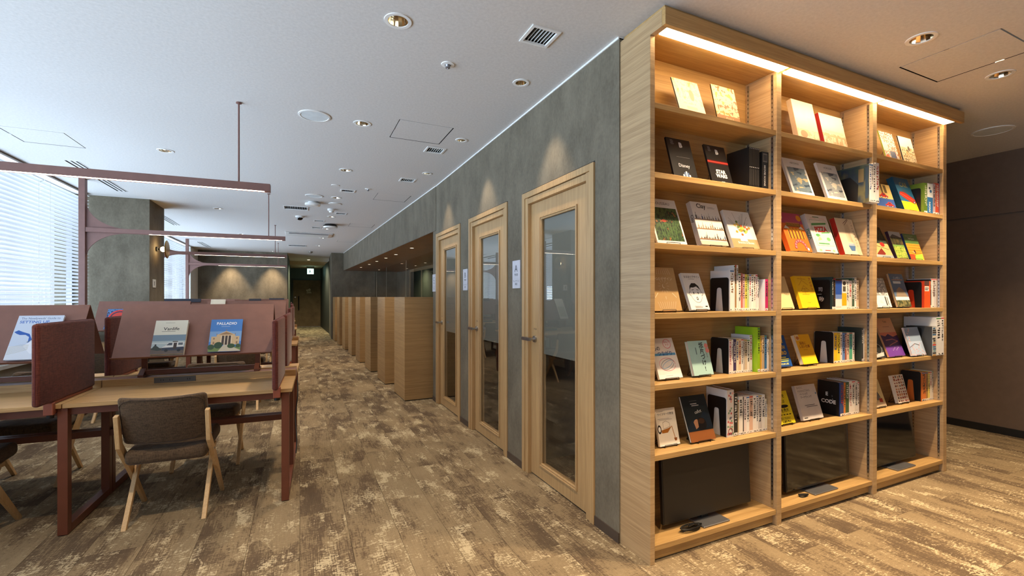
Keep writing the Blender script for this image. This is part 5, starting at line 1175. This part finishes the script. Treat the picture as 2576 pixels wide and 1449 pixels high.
def d_pal(g):
    g.rect(0, 0, 1, 1, (70, 126, 196)).rect(0, .3, 1, .62, (120, 160, 206)).text('PALLADIO', .5, .83, .115, (244, 244, 244), bold=.02, sx=.92).bars(.33, .7, .77, 1, .015, (200, 214, 230), .6)
    s = (206, 176, 134); d = (150, 116, 84)
    g.rect(.06, .20, .94, .46, s).rect(.22, .20, .80, .50, s).poly([(.20, .50), (.82, .50), (.51, .63)], s).poly([(.28, .515), (.74, .515), (.51, .60)], d)
    g.rect(.36, .20, .70, .48, (70, 54, 44))
    for k in range(4): g.rect(.36 + k * .105, .20, .385 + k * .105, .48, (232, 214, 184))
    for u in (.12, .84): g.rect(u, .22, u + .05, .30, d).rect(u, .37, u + .05, .42, d)
    g.line([(.51, .63), (.51, .68)], .003, d).line([(.22, .5), (.22, .55)], .003, d).line([(.80, .5), (.80, .55)], .003, d)
    g.rect(0, 0, 1, .13, (110, 130, 70)).poly([(.3, 0), (.46, .2), (.6, .2), (1, .02), (1, 0)], (196, 184, 160)).ell(.30, .19, .13, .10, (44, 70, 40)).ell(.70, .16, .12, .07, (50, 76, 40)).ell(.08, .14, .1, .08, (52, 76, 44)).ell(.92, .16, .08, .06, (60, 84, 50))
def d_wed(g):
    g.rect(0, 0, 1, 1, (206, 216, 232)).rect(0, .0, 1, .3, (222, 226, 234)).text('The Newlyweds\' Guide to', .5, .91, .068, (60, 84, 130), sx=.85).text('SETTING UP', .06, .82, .085, (60, 110, 190), 'LEFT', bold=.02)
    g.poly([(.02, .62), (.10, .66), (.2, .62), (.36, .57), (.45, .44), (.38, .36), (.37, .50), (.28, .55), (.16, .55), (.08, .58)], (40, 92, 176)).poly([(.3, .3), (.6, .5), (.9, .46), (.95, .2), (.5, .12)], (236, 238, 244)).line([(.36, .38), (.55, .50), (.9, .56)], .003, (90, 100, 80))
    for k in range(6): g.line([(.02, .12 + .03 * k), (.25, .17 + .03 * k), (.42, .22 + .02 * k)], .0015, (176, 170, 130))
def d_circ(g):
    g.rect(0, 0, 1, 1, art('pattern_print', [(30, 44, 90), (90, 130, 176), (24, 30, 56), (206, 60, 50)], 40)).ell(.6, .55, .52, .40, (226, 60, 50)).ell(.6, .55, .44, .33, (40, 50, 80)).ell(.6, .55, .38, .28, (214, 66, 54)).text('CO', .05, .52, .12, Wh, 'LEFT', bold=.03).text('AR', .05, .38, .12, Wh, 'LEFT', bold=.03)
rack_book(0, -.60, -.243, .18, .25, .026, 'beige travel book with a parked camper van, nearest desk rack', (226, 222, 204), d_van)
rack_book(0, -.60, .068, .19, .25, .008, 'blue book with a columned villa, nearest desk rack', (70, 126, 196), d_pal)
rack_book(0, -1.68, .135, .215, .30, .012, 'pale blue wedding guide with a blue ribbon, left rack', (206, 216, 232), d_wed)
rack_book(1, -1.68, -.34, .2, .27, .012, 'red and navy patterned book on the second desk rack', (30, 44, 90), d_circ)
rack_book(1, -.60, -.41, .16, .40, .012, 'cream book peeking above the nearest rack', (236, 222, 196), lambda g: g.rect(.1, .1, .9, .6, (206, 190, 160)))
for (i, px, lx, w), l in (((2, -1.68, -.2, .6), 'dark slim magazine along the third desk window-side rack top'), ((2, -.60, -.12, .2), 'dark blue magazine folded over the third desk aisle-side rack top'), ((3, -.60, .18, .34), 'dark magazine along the farthest desk aisle-side rack top')):
    rk_ = RACK[(i, px)]; t = thing('magazine', l, 'magazine', (rk_.location[0] + lx, rk_.location[1], rk_.location[2] + .502), 0, 'dark magazines over the far rack tops')
    for sgn in (-1, 1): MB().obox((0, sgn * .001, .004), (0, sgn * .045, -.055), w, .004, up=(1, 0, 0)).build('cover_leaf', plain((40, 44, 60), .4), t)
